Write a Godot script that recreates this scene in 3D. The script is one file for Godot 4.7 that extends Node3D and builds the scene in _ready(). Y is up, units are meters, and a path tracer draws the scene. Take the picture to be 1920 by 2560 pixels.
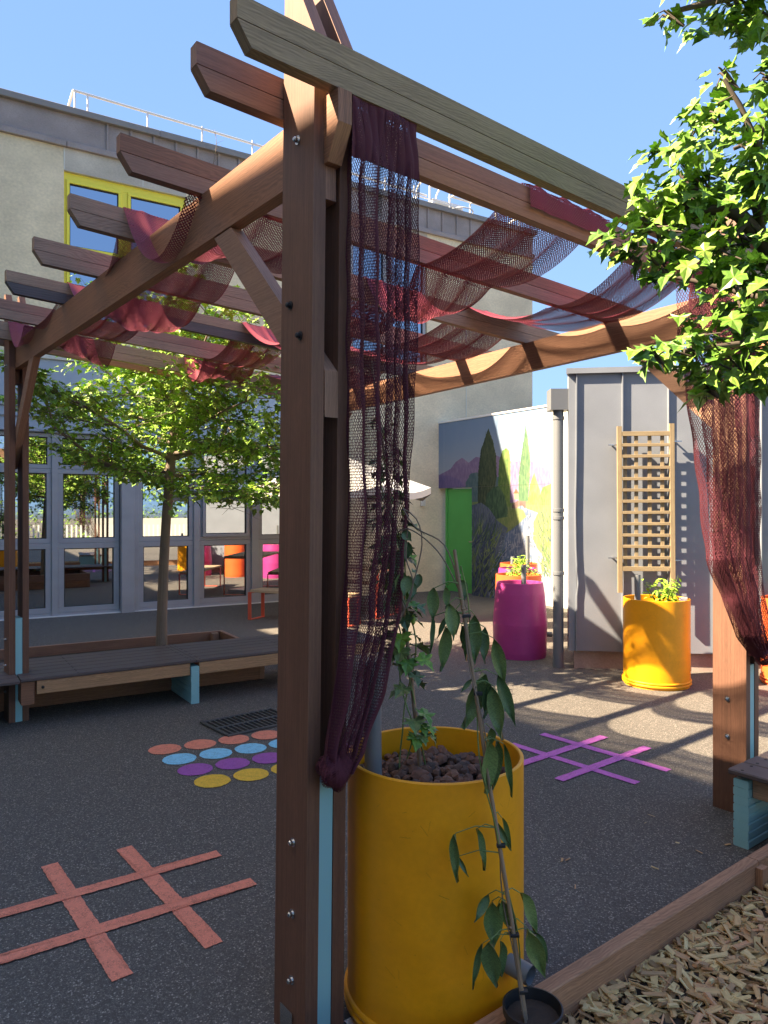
extends Node3D
# Schoolyard with a timber pergola. Plan coordinates: x across, z away from the viewer (depth), y up; v(x, depth, height).

var rng := RandomNumberGenerator.new()
var M := {}
var used := {}
const TH := 0.9058                      # the pergola's rafters run at 51.9 degrees to the view
var PB := Basis(Vector3(0.787, 0, -0.617), Vector3.UP, Vector3(0.617, 0, 0.787))
var PO := Vector3(-0.216, 0, -2.15)
var FB := Basis(Vector3(0.857, 0, -0.515), Vector3.UP, Vector3(0.515, 0, 0.857))
var FO := Vector3(-5.66, 0, -10.7)

func v(x: float, d: float, h: float) -> Vector3:
	return Vector3(x, h, -d)

func rf(a: float, b: float) -> float:
	return rng.randf_range(a, b)

func lin(r: float, g: float, b: float) -> Color:
	return Color(r, g, b).linear_to_srgb()

# ---------------------------------------------------------------- objects
func tag(o: Node, label: String, category: String, group := "") -> void:
	o.set_meta("label", label)
	o.set_meta("category", category)
	if group != "":
		o.set_meta("group", group)

func numbered(called: String) -> String:
	if not used.has(called):
		used[called] = 0
		return called
	used[called] += 1
	return "%s_%03d" % [called, used[called]]

func thing(called: String, label: String, category: String, at := Vector3.ZERO, basis := Basis.IDENTITY, group := "") -> Node3D:
	var o := Node3D.new()
	o.name = numbered(called)
	o.transform = Transform3D(basis, at)
	add_child(o)
	tag(o, label, category, group)
	return o

func nst() -> SurfaceTool:
	var st := SurfaceTool.new()
	st.begin(Mesh.PRIMITIVE_TRIANGLES)
	st.set_smooth_group(-1)
	return st

func to_mesh(st: SurfaceTool) -> ArrayMesh:
	st.generate_normals()
	st.index()
	return st.commit()

func put(mesh: Mesh, called: String, mat: Material, parent: Node = null) -> MeshInstance3D:
	var o := MeshInstance3D.new()
	o.mesh = mesh
	o.material_override = mat
	if parent == null:
		o.name = numbered(called)
		add_child(o)
	else:
		o.name = called
		parent.add_child(o, true)
	return o

func obj(st: SurfaceTool, called: String, mat: Material, parent: Node = null) -> MeshInstance3D:
	return put(to_mesh(st), called, mat, parent)

func struct(st: SurfaceTool, called: String, mat: Material) -> MeshInstance3D:
	var o := obj(st, called, mat)
	o.set_meta("kind", "structure")
	return o

# ---------------------------------------------------------------- shapes (corners run anticlockwise seen from outside)
func tri(st: SurfaceTool, a: Vector3, b: Vector3, c: Vector3, ua := Vector2.ZERO, ub := Vector2.ZERO, uc := Vector2.ZERO) -> void:
	st.set_uv(ua); st.add_vertex(a)
	st.set_uv(uc); st.add_vertex(c)
	st.set_uv(ub); st.add_vertex(b)

func quad(st: SurfaceTool, a: Vector3, b: Vector3, c: Vector3, d: Vector3, ua := Vector2(0, 0), ub := Vector2(1, 0), uc := Vector2(1, 1), ud := Vector2(0, 1)) -> void:
	tri(st, a, b, c, ua, ub, uc)
	tri(st, a, c, d, ua, uc, ud)

func lumber(st: SurfaceTool, p0: Vector3, p1: Vector3, up: Vector3, w: float, h: float, bev := 0.003) -> void:
	var az := (p1 - p0).normalized()
	var ax := up.cross(az).normalized()
	var ay := az.cross(ax).normalized()
	var x := w * 0.5
	var y := h * 0.5
	var b := minf(bev, minf(x, y) * 0.6)
	var pts: Array[Vector2] = []
	if b > 0.0:
		pts = [Vector2(-x + b, -y), Vector2(x - b, -y), Vector2(x, -y + b), Vector2(x, y - b), Vector2(x - b, y), Vector2(-x + b, y), Vector2(-x, y - b), Vector2(-x, -y + b)]
	else:
		pts = [Vector2(-x, -y), Vector2(x, -y), Vector2(x, y), Vector2(-x, y)]
	var n := pts.size()
	var uo := Vector2(rng.randf() * 1.6, rng.randf() * 0.3)
	var ln := (p1 - p0).length()
	var per := 0.0
	for i in n:
		var q0 := pts[i]
		var q1 := pts[(i + 1) % n]
		var e0 := ax * q0.x + ay * q0.y
		var e1 := ax * q1.x + ay * q1.y
		var l := (q1 - q0).length()
		quad(st, p0 + e0, p0 + e1, p1 + e1, p1 + e0, uo + Vector2(0, per), uo + Vector2(0, per + l), uo + Vector2(ln, per + l), uo + Vector2(ln, per))
		per += l
	for i in range(1, n - 1):
		var a0 := ax * pts[0].x + ay * pts[0].y
		var a1 := ax * pts[i].x + ay * pts[i].y
		var a2 := ax * pts[i + 1].x + ay * pts[i + 1].y
		tri(st, p1 + a0, p1 + a1, p1 + a2, pts[0], pts[i], pts[i + 1])
		tri(st, p0 + a0, p0 + a2, p0 + a1, pts[0], pts[i + 1], pts[i])

func bx(st: SurfaceTool, c: Vector3, s: Vector3, bev := 0.003) -> void:
	if s.x >= s.y and s.x >= s.z:
		lumber(st, c - Vector3(s.x * 0.5, 0, 0), c + Vector3(s.x * 0.5, 0, 0), Vector3.UP, s.z, s.y, bev)
	elif s.y >= s.z:
		lumber(st, c - Vector3(0, s.y * 0.5, 0), c + Vector3(0, s.y * 0.5, 0), Vector3.BACK, s.x, s.z, bev)
	else:
		lumber(st, c - Vector3(0, 0, s.z * 0.5), c + Vector3(0, 0, s.z * 0.5), Vector3.UP, s.x, s.y, bev)

func box2(st: SurfaceTool, lo: Vector3, hi: Vector3, bev := 0.003) -> void:
	bx(st, (lo + hi) * 0.5, hi - lo, bev)

# polygon (x, y) along ax, ay, pushed along az
func prism(st: SurfaceTool, poly: PackedVector2Array, o: Vector3, ax: Vector3, ay: Vector3, az: Vector3) -> void:
	if Geometry2D.is_polygon_clockwise(poly):
		poly.reverse()
	var flip := ax.cross(ay).dot(az) < 0.0
	var idx := Geometry2D.triangulate_polygon(poly)
	var uo := Vector2(rng.randf() * 1.6, rng.randf() * 0.3)
	for k in range(0, idx.size(), 3):
		var q: Array[Vector2] = [poly[idx[k]], poly[idx[k + 1]], poly[idx[k + 2]]]
		if (q[1] - q[0]).cross(q[2] - q[0]) < 0.0:
			q = [q[0], q[2], q[1]]
		if flip:
			q = [q[0], q[2], q[1]]
		var p: Array[Vector3] = []
		for t in q:
			p.append(o + ax * t.x + ay * t.y)
		tri(st, p[0] + az, p[1] + az, p[2] + az, q[0] + uo, q[1] + uo, q[2] + uo)
		tri(st, p[0], p[2], p[1], q[0] + uo, q[2] + uo, q[1] + uo)
	var d := az.length()
	var per := 0.0
	for i in poly.size():
		var q0 := poly[i]
		var q1 := poly[(i + 1) % poly.size()]
		var a := o + ax * q0.x + ay * q0.y
		var b := o + ax * q1.x + ay * q1.y
		var l := (q1 - q0).length()
		var u0 := uo + Vector2(per, 0)
		var u1 := uo + Vector2(per + l, 0)
		var w := Vector2(0, d)
		if flip:
			quad(st, b, a, a + az, b + az, u1, u0, u0 + w, u1 + w)
		else:
			quad(st, a, b, b + az, a + az, u0, u1, u1 + w, u0 + w)
		per += l

func tube(st: SurfaceTool, pts: Array, radii: Array, sides := 7, cap := true) -> void:
	st.set_smooth_group(1)
	var rings: Array = []
	var prev := Vector3.ZERO
	var along := 0.0
	var lens: Array[float] = []
	for i in pts.size():
		var p: Vector3 = pts[i]
		var d: Vector3 = (pts[mini(i + 1, pts.size() - 1)] - pts[maxi(i - 1, 0)])
		d = d.normalized()
		var ref := prev
		if i == 0:
			ref = Vector3.RIGHT if absf(d.y) > 0.8 else Vector3.UP
		var ax := (ref - d * ref.dot(d)).normalized()
		prev = ax
		var ay := d.cross(ax)
		var ring: Array[Vector3] = []
		var r: float = radii[mini(i, radii.size() - 1)]
		for k in sides:
			var a := TAU * k / sides
			ring.append(p + (ax * cos(a) + ay * sin(a)) * r)
		rings.append(ring)
		if i > 0:
			along += (pts[i] - pts[i - 1]).length()
		lens.append(along)
	for i in pts.size() - 1:
		for k in sides:
			var k1 := (k + 1) % sides
			var u0 := float(k) / sides * 0.3
			var u1 := float(k + 1) / sides * 0.3
			quad(st, rings[i][k], rings[i][k1], rings[i + 1][k1], rings[i + 1][k], Vector2(lens[i], u0), Vector2(lens[i], u1), Vector2(lens[i + 1], u1), Vector2(lens[i + 1], u0))
	st.set_smooth_group(-1)
	if cap:
		var e: int = pts.size() - 1
		for k in range(1, sides - 1):
			tri(st, rings[0][0], rings[0][k + 1], rings[0][k])
			tri(st, rings[e][0], rings[e][k], rings[e][k + 1])

# profile points (radius, height), turned about the y axis; smooth where the turn is gentle
func lathe(st: SurfaceTool, prof: Array, segs := 32, at := Vector3.ZERO, turn := Basis.IDENTITY) -> void:
	for i in prof.size() - 1:
		st.set_smooth_group(i + 2)
		var p: Vector2 = prof[i]
		var q: Vector2 = prof[i + 1]
		for k in segs:
			var a0 := TAU * k / segs
			var a1 := TAU * (k + 1) / segs
			var d0 := Vector3(cos(a0), 0, -sin(a0))
			var d1 := Vector3(cos(a1), 0, -sin(a1))
			var A := at + turn * (d0 * p.x + Vector3.UP * p.y)
			var B := at + turn * (d1 * p.x + Vector3.UP * p.y)
			var C := at + turn * (d1 * q.x + Vector3.UP * q.y)
			var D := at + turn * (d0 * q.x + Vector3.UP * q.y)
			var u0 := Vector2(a0 * 0.3, p.y)
			var u1 := Vector2(a1 * 0.3, p.y)
			if p.x < 1e-5:
				tri(st, A, C, D, u0, u1, u0)
			elif q.x < 1e-5:
				tri(st, A, B, C, u0, u1, u1)
			else:
				quad(st, A, B, C, D, u0, u1, Vector2(u1.x, q.y), Vector2(u0.x, q.y))
	st.set_smooth_group(-1)

# ---------------------------------------------------------------- materials
func noise(sd: int, fr: float, oct := 4, kind := FastNoiseLite.TYPE_SIMPLEX_SMOOTH) -> FastNoiseLite:
	var n := FastNoiseLite.new()
	n.seed = sd
	n.noise_type = kind
	n.frequency = fr
	n.fractal_type = FastNoiseLite.FRACTAL_FBM if oct > 1 else FastNoiseLite.FRACTAL_NONE
	n.fractal_octaves = oct
	return n

func gray_tex(w: int, h: int, bytes: PackedByteArray) -> ImageTexture:
	return ImageTexture.create_from_image(Image.create_from_data(w, h, false, Image.FORMAT_L8, bytes))

# wood: a band 0.8 m long and 0.2 m wide, mirrored to repeat; figured = arched growth rings, else straight grain
func grain(sd: int, figured: bool) -> ImageTexture:
	var w := 512
	var h := 256
	var pore := noise(sd, 1.0, 2)
	var broad := noise(sd + 1, 1.0, 3)
	var half := PackedByteArray()
	half.resize(w * h)
	for y in h:
		for x in w:
			var fx := x / 512.0 * 0.8
			var fy := y / 256.0 * 0.2
			var warp := broad.get_noise_2d(fx * 2.2, fy * 7.0)
			var ring := 0.0
			if figured:
				var dy := fy - 0.1
				ring = sin((absf(dy) * 1.0 + fx * 0.16 + warp * 0.055 + dy * dy * 5.0) * 380.0)
			else:
				ring = sin((fy + warp * 0.02) * 520.0) * 0.6
			var p := pore.get_noise_2d(fx * 22.0, fy * 1500.0)
			var streak := broad.get_noise_2d(fx * 1.5, fy * 90.0 + 40.0)
			var val := 0.80 + ring * (0.042 if figured else 0.02) + p * 0.09 + streak * 0.09 + warp * 0.06
			half[y * w + x] = int(clampf(val, 0.0, 1.0) * 255.0)
	var a := Image.create_from_data(w, h, false, Image.FORMAT_L8, half)
	var b: Image = a.duplicate()
	b.flip_x()
	var row := Image.create_empty(w * 2, h * 2, false, Image.FORMAT_L8)
	row.blit_rect(a, Rect2i(0, 0, w, h), Vector2i.ZERO)
	row.blit_rect(b, Rect2i(0, 0, w, h), Vector2i(w, 0))
	a.flip_y()
	b.flip_y()
	row.blit_rect(a, Rect2i(0, 0, w, h), Vector2i(0, h))
	row.blit_rect(b, Rect2i(0, 0, w, h), Vector2i(w, h))
	return ImageTexture.create_from_image(row)

func mat(col: Color, rough := 0.7, metal := 0.0) -> StandardMaterial3D:
	var m := StandardMaterial3D.new()
	m.albedo_color = col
	m.roughness = rough
	m.metallic = metal
	m.cull_mode = BaseMaterial3D.CULL_DISABLED
	return m

var means := {}
func even(col: Color, tex: Texture2D) -> Color:
	# the albedo that a surface has on average when this texture tints it
	if not means.has(tex):
		var im := tex.get_image()
		var sum := 0.0
		for k in 4000:
			var c := im.get_pixel((k * 37) % im.get_width(), (k * 91 / 37) % im.get_height())
			sum += c.srgb_to_linear().r
		means[tex] = sum / 4000.0
	var l := col.srgb_to_linear()
	var m: float = means[tex]
	return Color(minf(l.r / m, 1.0), minf(l.g / m, 1.0), minf(l.b / m, 1.0)).linear_to_srgb()

func wood(col: Color, tex: Texture2D, rough := 0.6, bump := 0.05) -> StandardMaterial3D:
	var m := mat(even(col, tex), rough)
	m.albedo_texture = tex
	m.uv1_scale = Vector3(1.0 / 1.6, 1.0 / 0.4, 1)
	return m

func mottled(col: Color, tex: Texture2D, scale: float, rough := 0.8, bump := 0.0) -> StandardMaterial3D:
	var m := mat(even(col, tex), rough)
	m.albedo_texture = tex
	m.uv1_triplanar = true
	m.uv1_world_triplanar = true
	m.uv1_scale = Vector3.ONE * scale
	if bump > 0.0:
		m.heightmap_enabled = true
		m.heightmap_texture = tex
		m.heightmap_scale = bump
	return m

func blend_tex(w: int, parts: Array, base: float) -> ImageTexture:
	# parts: [noise, weight]; made seamless
	var sum := PackedFloat32Array()
	sum.resize(w * w)
	sum.fill(base)
	for p in parts:
		var n: FastNoiseLite = p[0]
		var im := n.get_seamless_image(w, w, false, false, 0.15)
		var by := im.get_data()
		var k: float = p[1]
		for i in w * w:
			sum[i] += (by[i] / 255.0 - 0.5) * k
	var out := PackedByteArray()
	out.resize(w * w)
	for i in w * w:
		out[i] = int(clampf(sum[i], 0.0, 1.0) * 255.0)
	return gray_tex(w, w, out)

func asphalt_tex() -> ImageTexture:
	var w := 1024
	var cell := noise(5, 0.19, 1, FastNoiseLite.TYPE_CELLULAR)
	cell.cellular_return_type = FastNoiseLite.RETURN_CELL_VALUE
	cell.cellular_jitter = 1.0
	var gap := noise(5, 0.19, 1, FastNoiseLite.TYPE_CELLULAR)
	gap.cellular_return_type = FastNoiseLite.RETURN_DISTANCE2_SUB
	gap.cellular_jitter = 1.0
	var fine := noise(8, 0.35, 2)
	var a := cell.get_seamless_image(w, w, false, false, 0.05).get_data()
	var b := gap.get_seamless_image(w, w, false, false, 0.05).get_data()
	var c := fine.get_seamless_image(w, w, false, false, 0.05).get_data()
	var out := PackedByteArray()
	out.resize(w * w)
	for i in w * w:
		var s := a[i] / 255.0
		var stone := 0.40 + 0.22 * s
		if s > 0.90:
			stone = 0.78
		elif s > 0.80:
			stone = 0.64
		var e := clampf(b[i] / 255.0 * 3.2, 0.0, 1.0)
		var val := lerpf(0.38, stone, e) + (c[i] / 255.0 - 0.5) * 0.16
		out[i] = int(clampf(val, 0.0, 1.0) * 255.0)
	return gray_tex(w, w, out)

func make_materials() -> void:
	var g1 := grain(11, false)
	var g2 := grain(23, true)
	M.post = wood(lin(0.16, 0.074, 0.044), g1)
	M.red = wood(lin(0.28, 0.14, 0.088), g1)
	M.redfig = wood(lin(0.27, 0.125, 0.066), g2)
	M.red2 = wood(lin(0.30, 0.165, 0.105), g1)
	M.grey = wood(lin(0.30, 0.22, 0.135), g2, 0.8)
	M.brown = wood(lin(0.34, 0.215, 0.135), g2)
	M.oak = wood(lin(0.42, 0.235, 0.115), g2)
	M.edging = wood(lin(0.37, 0.19, 0.10), g2, 0.75)
	M.pine = wood(lin(0.25, 0.19, 0.11), g1, 0.8)
	M.slat = wood(lin(0.105, 0.078, 0.072), g1, 0.55)
	M.topwood = wood(lin(0.46, 0.33, 0.20), g1, 0.7)
	M.teal = mat(lin(0.28, 0.55, 0.58), 0.45)
	M.bark = wood(lin(0.20, 0.155, 0.115), g1, 0.95)
	M.bough = wood(lin(0.085, 0.066, 0.05), g1, 0.95)
	M.cane = wood(lin(0.27, 0.185, 0.115), g1, 0.6)
	M.rim = wood(lin(0.44, 0.24, 0.135), g1)
	var conc := blend_tex(512, [[noise(31, 0.006, 5), 0.16], [noise(32, 0.12, 3), 0.12], [noise(33, 0.02, 3), 0.06]], 0.86)
	var fine := blend_tex(512, [[noise(41, 0.008, 4), 0.07], [noise(42, 0.3, 2), 0.05]], 0.94)
	M.concrete = mottled(lin(0.74, 0.595, 0.40), conc, 0.35, 0.9, 0.12)
	M.lintel = mottled(lin(0.50, 0.45, 0.36), conc, 0.5, 0.9, 0.2)
	M.zinc = mottled(lin(0.30, 0.25, 0.225), conc, 0.6, 0.6)
	M.zinc_cap = mottled(lin(0.22, 0.20, 0.18), fine, 0.6, 0.5)
	M.fascia = mottled(lin(0.36, 0.42, 0.50), fine, 0.5, 0.6)
	M.cream = mottled(lin(0.58, 0.57, 0.50), fine, 0.5, 0.7)
	M.frame = mottled(lin(0.34, 0.35, 0.37), fine, 0.7, 0.45)
	M.yellow = mat(lin(0.85, 0.74, 0.055), 0.4)
	M.clad = mottled(lin(0.205, 0.225, 0.262), fine, 0.45, 0.5)
	M.plinth = mottled(lin(0.36, 0.29, 0.25), conc, 0.6, 0.9)
	M.pipe = mat(lin(0.15, 0.16, 0.175), 0.45)
	M.white = mat(lin(0.75, 0.75, 0.72), 0.5)
	M.rail = mat(lin(0.66, 0.67, 0.67), 0.45)
	M.green = mottled(lin(0.085, 0.40, 0.085), fine, 0.5, 0.5)
	M.steel = mat(lin(0.62, 0.62, 0.6), 0.25, 1.0)
	M.black = mat(lin(0.018, 0.018, 0.02), 0.5)
	M.iron = mat(lin(0.10, 0.10, 0.10), 0.55, 0.6)
	M.orange_steel = mat(lin(0.62, 0.10, 0.05), 0.45)
	M.dark = mat(lin(0.02, 0.02, 0.02), 0.9)
	M.glass = mat(lin(0.52, 0.54, 0.56), 0.015, 1.0)
	M.glass_sky = mat(lin(0.36, 0.42, 0.50), 0.02, 1.0)
	var tub := blend_tex(512, [[noise(51, 0.010, 4), 0.06], [noise(52, 0.05, 4), 0.04], [noise(53, 0.4, 2), 0.04]], 0.93)
	var ti := tub.get_image()
	var tr := RandomNumberGenerator.new()
	tr.seed = 8
	for k in 90:
		var p := Vector2(tr.randf() * 500.0, tr.randf() * 500.0)
		var d := Vector2(tr.randf_range(-1, 1), tr.randf_range(-1, 1)).normalized()
		var n := tr.randi_range(1, 4) if k % 3 else tr.randi_range(6, 26)
		var dim := tr.randf_range(0.72, 0.9)
		for i in n:
			var q := p + d * i
			if q.x >= 0.0 and q.y >= 0.0 and q.x < 512.0 and q.y < 512.0:
				var c := ti.get_pixel(int(q.x), int(q.y))
				ti.set_pixel(int(q.x), int(q.y), Color(c.r * dim, c.r * dim, c.r * dim))
	tub = ImageTexture.create_from_image(ti)
	M.amber = mottled(lin(0.88, 0.345, 0.004), tub, 1.3, 0.42)
	M.magenta = mottled(lin(0.44, 0.045, 0.22), tub, 1.3, 0.42)
	M.orange = mottled(lin(0.72, 0.13, 0.03), tub, 1.3, 0.42)
	M.tube = mat(lin(0.17, 0.18, 0.19), 0.5)
	M.soil = mottled(lin(0.05, 0.035, 0.025), conc, 3.0, 1.0, 0.6)
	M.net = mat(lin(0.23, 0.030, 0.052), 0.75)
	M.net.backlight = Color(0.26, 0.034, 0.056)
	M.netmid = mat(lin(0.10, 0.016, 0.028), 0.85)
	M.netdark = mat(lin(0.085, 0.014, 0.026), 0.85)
	M.canvas = mat(lin(0.50, 0.49, 0.47), 0.85)
	M.canvas.backlight = Color(0.25, 0.24, 0.22)
	var asp := asphalt_tex()
	M.asphalt = mottled(lin(0.122, 0.109, 0.092), asp, 0.78, 0.92, 0.35)
	M.asphalt.vertex_color_use_as_albedo = true
	var ab := asp.get_image().get_data()
	var wn := noise(77, 0.02, 4).get_seamless_image(1024, 1024, false, false, 0.05).get_data()
	for i in ab.size():
		var a := ab[i] / 255.0
		var worn := clampf((0.44 - a) * 9.0, 0.0, 1.0) * clampf(wn[i] / 255.0 * 2.4 - 0.55, 0.0, 1.0)
		ab[i] = int(clampf(0.93 + (a - 0.5) * 0.16 - 0.30 * worn, 0.0, 1.0) * 255.0)
	var coat := gray_tex(1024, 1024, ab)
	for c in [["paint_salmon", lin(0.90, 0.25, 0.15)], ["paint_blue", lin(0.25, 0.60, 0.80)], ["paint_violet", lin(0.34, 0.09, 0.36)], ["paint_yellow", lin(0.84, 0.47, 0.04)], ["paint_pink", lin(0.60, 0.15, 0.48)]]:
		var m := mottled(c[1], coat, 0.78, 0.75)
		m.heightmap_enabled = true
		m.heightmap_texture = asp
		m.heightmap_scale = 0.3
		M[c[0]] = m
	var vein := blend_tex(64, [[noise(81, 0.06, 3), 0.30]], 0.85)
	M.leaf = mat(even(lin(0.24, 0.41, 0.040), vein), 0.5)
	M.leaf.albedo_texture = vein
	M.leaf.vertex_color_use_as_albedo = true
	M.leaf.backlight = Color(0.66, 0.95, 0.10)
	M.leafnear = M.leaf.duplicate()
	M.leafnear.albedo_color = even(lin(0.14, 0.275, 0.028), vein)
	for k in 4:
		var lm := mat(even([lin(0.12, 0.25, 0.026), lin(0.165, 0.305, 0.03), lin(0.10, 0.215, 0.026), lin(0.205, 0.325, 0.04)][k], vein), 0.45)
		lm.albedo_texture = vein
		lm.backlight = Color(0.60, 0.98, 0.10)
		M["leaf%d" % k] = lm
	for k in 3:
		var vm := mat(even([lin(0.115, 0.185, 0.058), lin(0.15, 0.225, 0.07), lin(0.085, 0.15, 0.055)][k], vein), 0.38)
		vm.albedo_texture = vein
		vm.backlight = Color(0.36, 0.48, 0.12)
		M["vine%d" % k] = vm
	for k in 5:
		M["chip%d" % k] = wood([lin(0.58, 0.37, 0.165), lin(0.48, 0.29, 0.13), lin(0.66, 0.46, 0.22), lin(0.36, 0.22, 0.11), lin(0.54, 0.30, 0.155)][k], g1, 0.9)
	M.chips = mat(even(lin(0.72, 0.62, 0.51), g1), 0.9)
	M.chips.albedo_texture = g1
	M.chips.uv1_scale = Vector3(2, 6, 1)
	M.chips.vertex_color_use_as_albedo = true
	for k in 4:
		M["lava%d" % k] = mottled([lin(0.19, 0.095, 0.062), lin(0.14, 0.08, 0.058), lin(0.23, 0.115, 0.07), lin(0.11, 0.072, 0.056)][k], conc, 9.0, 1.0, 0.4)

# ---------------------------------------------------------------- pergola, in its own frame: x along the rafters, z towards the viewer (z = -s)
func near_top(s: float) -> float:
	return 2.845 + 0.011 * s

func far_top(s: float) -> float:
	return 2.805 - 0.018 * s

func rest(s: float, q: float) -> float:
	return lerpf(near_top(s), far_top(s), q / 2.69)

func rafter_s() -> Array:
	return [-0.07, 0.19, 0.866, 1.535, 2.2, 2.885, 3.56, 4.2, 4.44]

func bolt_mesh(r: float) -> ArrayMesh:
	var st := nst()
	lathe(st, [Vector2(r * 1.7, 0), Vector2(r * 1.7, r * 0.3), Vector2(r, r * 0.3), Vector2(r, r * 1.5), Vector2(r * 0.7, r * 1.9), Vector2(0, r * 2.0)], 8)
	return to_mesh(st)

func pergola() -> void:
	var t := thing("timber_pergola", "large reddish timber pergola of paired posts with teal feet and slatted open roof", "pergola", PO, PB)
	# posts: two boards with the beam, braces and a teal foot between them
	for side in [0.0, 2.689]:
		for s0 in [0.0, 4.25]:
			var lean := 0.012 if side == 0.0 and s0 == 0.0 else 0.0
			var shift := -lean * 1.9 if side == 0.0 else 0.0
			var ay := Vector3(lean, 1, 0)
			for k in 2:
				var x: float = side + shift + (0.0 if k == 0 else 0.095)
				var poly := PackedVector2Array([Vector2(s0, 0.0), Vector2(s0 + 0.18, 0.0), Vector2(s0 + 0.18, 3.28), Vector2(s0 + 0.13, 3.28), Vector2(s0, 3.03)])
				var st := nst()
				# grain runs up the board: the polygon's first axis is the height
				var up := PackedVector2Array()
				for p in poly:
					up.append(Vector2(p.y, p.x))
				prism(st, up, Vector3(x, 0, 0), ay, Vector3(0, 0, -1), Vector3(0.044, 0, 0))
				obj(st, "post_board", M.post, t)
			var st2 := nst()
			lumber(st2, Vector3(side + shift + 0.0695, 0, -s0 - 0.09), Vector3(side + shift + 0.0695 + lean * 0.79, 0.79, -s0 - 0.09), Vector3(0, 0, 1), 0.05, 0.174, 0.002)
			obj(st2, "teal_spacer", M.teal, t)
	# two beams held between the boards
	for side in [0.0, 2.689]:
		var prof := PackedVector2Array()
		var h0 := near_top(-0.12) if side == 0.0 else far_top(-0.12)
		var h1 := near_top(4.6) if side == 0.0 else far_top(4.6)
		for p in [Vector2(-0.076, h0 - 0.002), Vector2(4.52, h1 - 0.002), Vector2(4.52, h1 - 0.1), Vector2(4.47, h1 - 0.2), Vector2(-0.022, h0 - 0.2), Vector2(-0.076, h0 - 0.1)]:
			prof.append(p)
		var st := nst()
		prism(st, prof, Vector3(side + 0.045, 0, 0), Vector3(0, 0, -1), Vector3.UP, Vector3(0.049, 0, 0))
		obj(st, "beam", M.redfig, t)
		# braces and the block under the beam
		for e in [[0.0, 1.0], [4.43, -1.0]]:
			var s0: float = e[0]
			var dirn: float = e[1]
			var top := (near_top(s0) if side == 0.0 else far_top(s0)) - 0.2
			st = nst()
			var a := PackedVector2Array([Vector2(s0 - dirn * 0.004, top - 0.62), Vector2(s0 - dirn * 0.004, top - 0.76), Vector2(s0 + dirn * 0.76, top), Vector2(s0 + dirn * 0.62, top)])
			prism(st, a, Vector3(side + 0.046, 0, 0), Vector3(0, 0, -1), Vector3.UP, Vector3(0.047, 0, 0))
			obj(st, "brace", M.red2, t)
			st = nst()
			bx(st, Vector3(side + 0.0695, top - 0.052, -(s0 + dirn * 0.045)), Vector3(0.048, 0.1, 0.084), 0.003)
			obj(st, "spacer_block", M.red, t)
	# rafters of two glued boards each
	var ss := rafter_s()
	for i in ss.size():
		var s: float = ss[i]
		var q0 := -0.275
		var q1 := 3.10
		var b0 := rest(s, q0)
		var b1 := rest(s, q1)
		var rft := Node3D.new()
		rft.name = "rafter"
		t.add_child(rft, true)
		rft.position = Vector3(0, 0, -s)
		var st := nst()
		prism(st, PackedVector2Array([Vector2(q0, b0 + 0.066), Vector2(q1, b1 + 0.066), Vector2(q1, b1 + 0.131), Vector2(q0, b0 + 0.131)]), Vector3(0, 0, 0), Vector3.RIGHT, Vector3.UP, Vector3(0, 0, -0.044))
		obj(st, "upper_board", [M.grey, M.red, M.redfig, M.brown, M.brown, M.brown, M.red2, M.brown, M.red2][i], rft)
		st = nst()
		prism(st, PackedVector2Array([Vector2(q0 + 0.044, b0), Vector2(q1 - 0.044, b1), Vector2(q1, b1 + 0.0635), Vector2(q0, b0 + 0.0635)]), Vector3(0, 0, -0.0005), Vector3.RIGHT, Vector3.UP, Vector3(0, 0, -0.043))
		obj(st, "lower_board", [M.grey, M.red2, M.red2, M.brown, M.brown, M.slat, M.brown, M.brown, M.red2][i], rft)
		st = nst()
		prism(st, PackedVector2Array([Vector2(q0 + 0.01, b0 + 0.06), Vector2(q1 - 0.01, b1 + 0.06), Vector2(q1 - 0.01, b1 + 0.07), Vector2(q0 + 0.01, b0 + 0.07)]), Vector3(0, 0, -0.004), Vector3.RIGHT, Vector3.UP, Vector3(0, 0, -0.036))
		obj(st, "glue_line", M.bark, rft)
	# bolts: (x on the board's face, height, s)
	var bm := bolt_mesh(0.0085)
	var outward := Basis(Vector3(0, 0, 1), PI / 2)
	for p in [[2.74, 0.09], [0.60, 0.075], [0.385, 0.075], [0.185, 0.075]]:
		var b := put(bm, "bolt", M.steel, t)
		b.transform = Transform3D(outward, Vector3(0.012 * (p[0] - 1.9), p[0], -p[1]))
	for p in [[2.24, 0.125], [2.135, 0.065]]:
		var b := put(bm, "bolt", M.black, t)
		b.transform = Transform3D(outward, Vector3(0.012 * (p[0] - 1.9), p[0], -p[1]))
	for p in [[0.60, 0.10], [0.40, 0.10], [2.7, 0.09]]:
		var b := put(bm, "bolt", M.steel, t)
		b.transform = Transform3D(outward, Vector3(2.689, p[0], -p[1]))
	for p in [[0.62, 4.36], [0.42, 4.36], [0.22, 4.36], [2.72, 4.34]]:
		var b := put(bm, "bolt", M.steel, t)
		b.transform = Transform3D(outward, Vector3(0.0, p[0], -p[1]))
	# fixing plates at the foot of the near post
	var stp := nst()
	bx(stp, Vector3(-0.026, 0.045, -0.10), Vector3(0.004, 0.09, 0.07), 0.001)
	obj(stp, "foot_plate", M.steel, t)
	stp = nst()
	bx(stp, Vector3(0.152, 0.03, 0.012), Vector3(0.05, 0.004, 0.05), 0.001)
	obj(stp, "foot_plate", M.steel, t)

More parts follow.
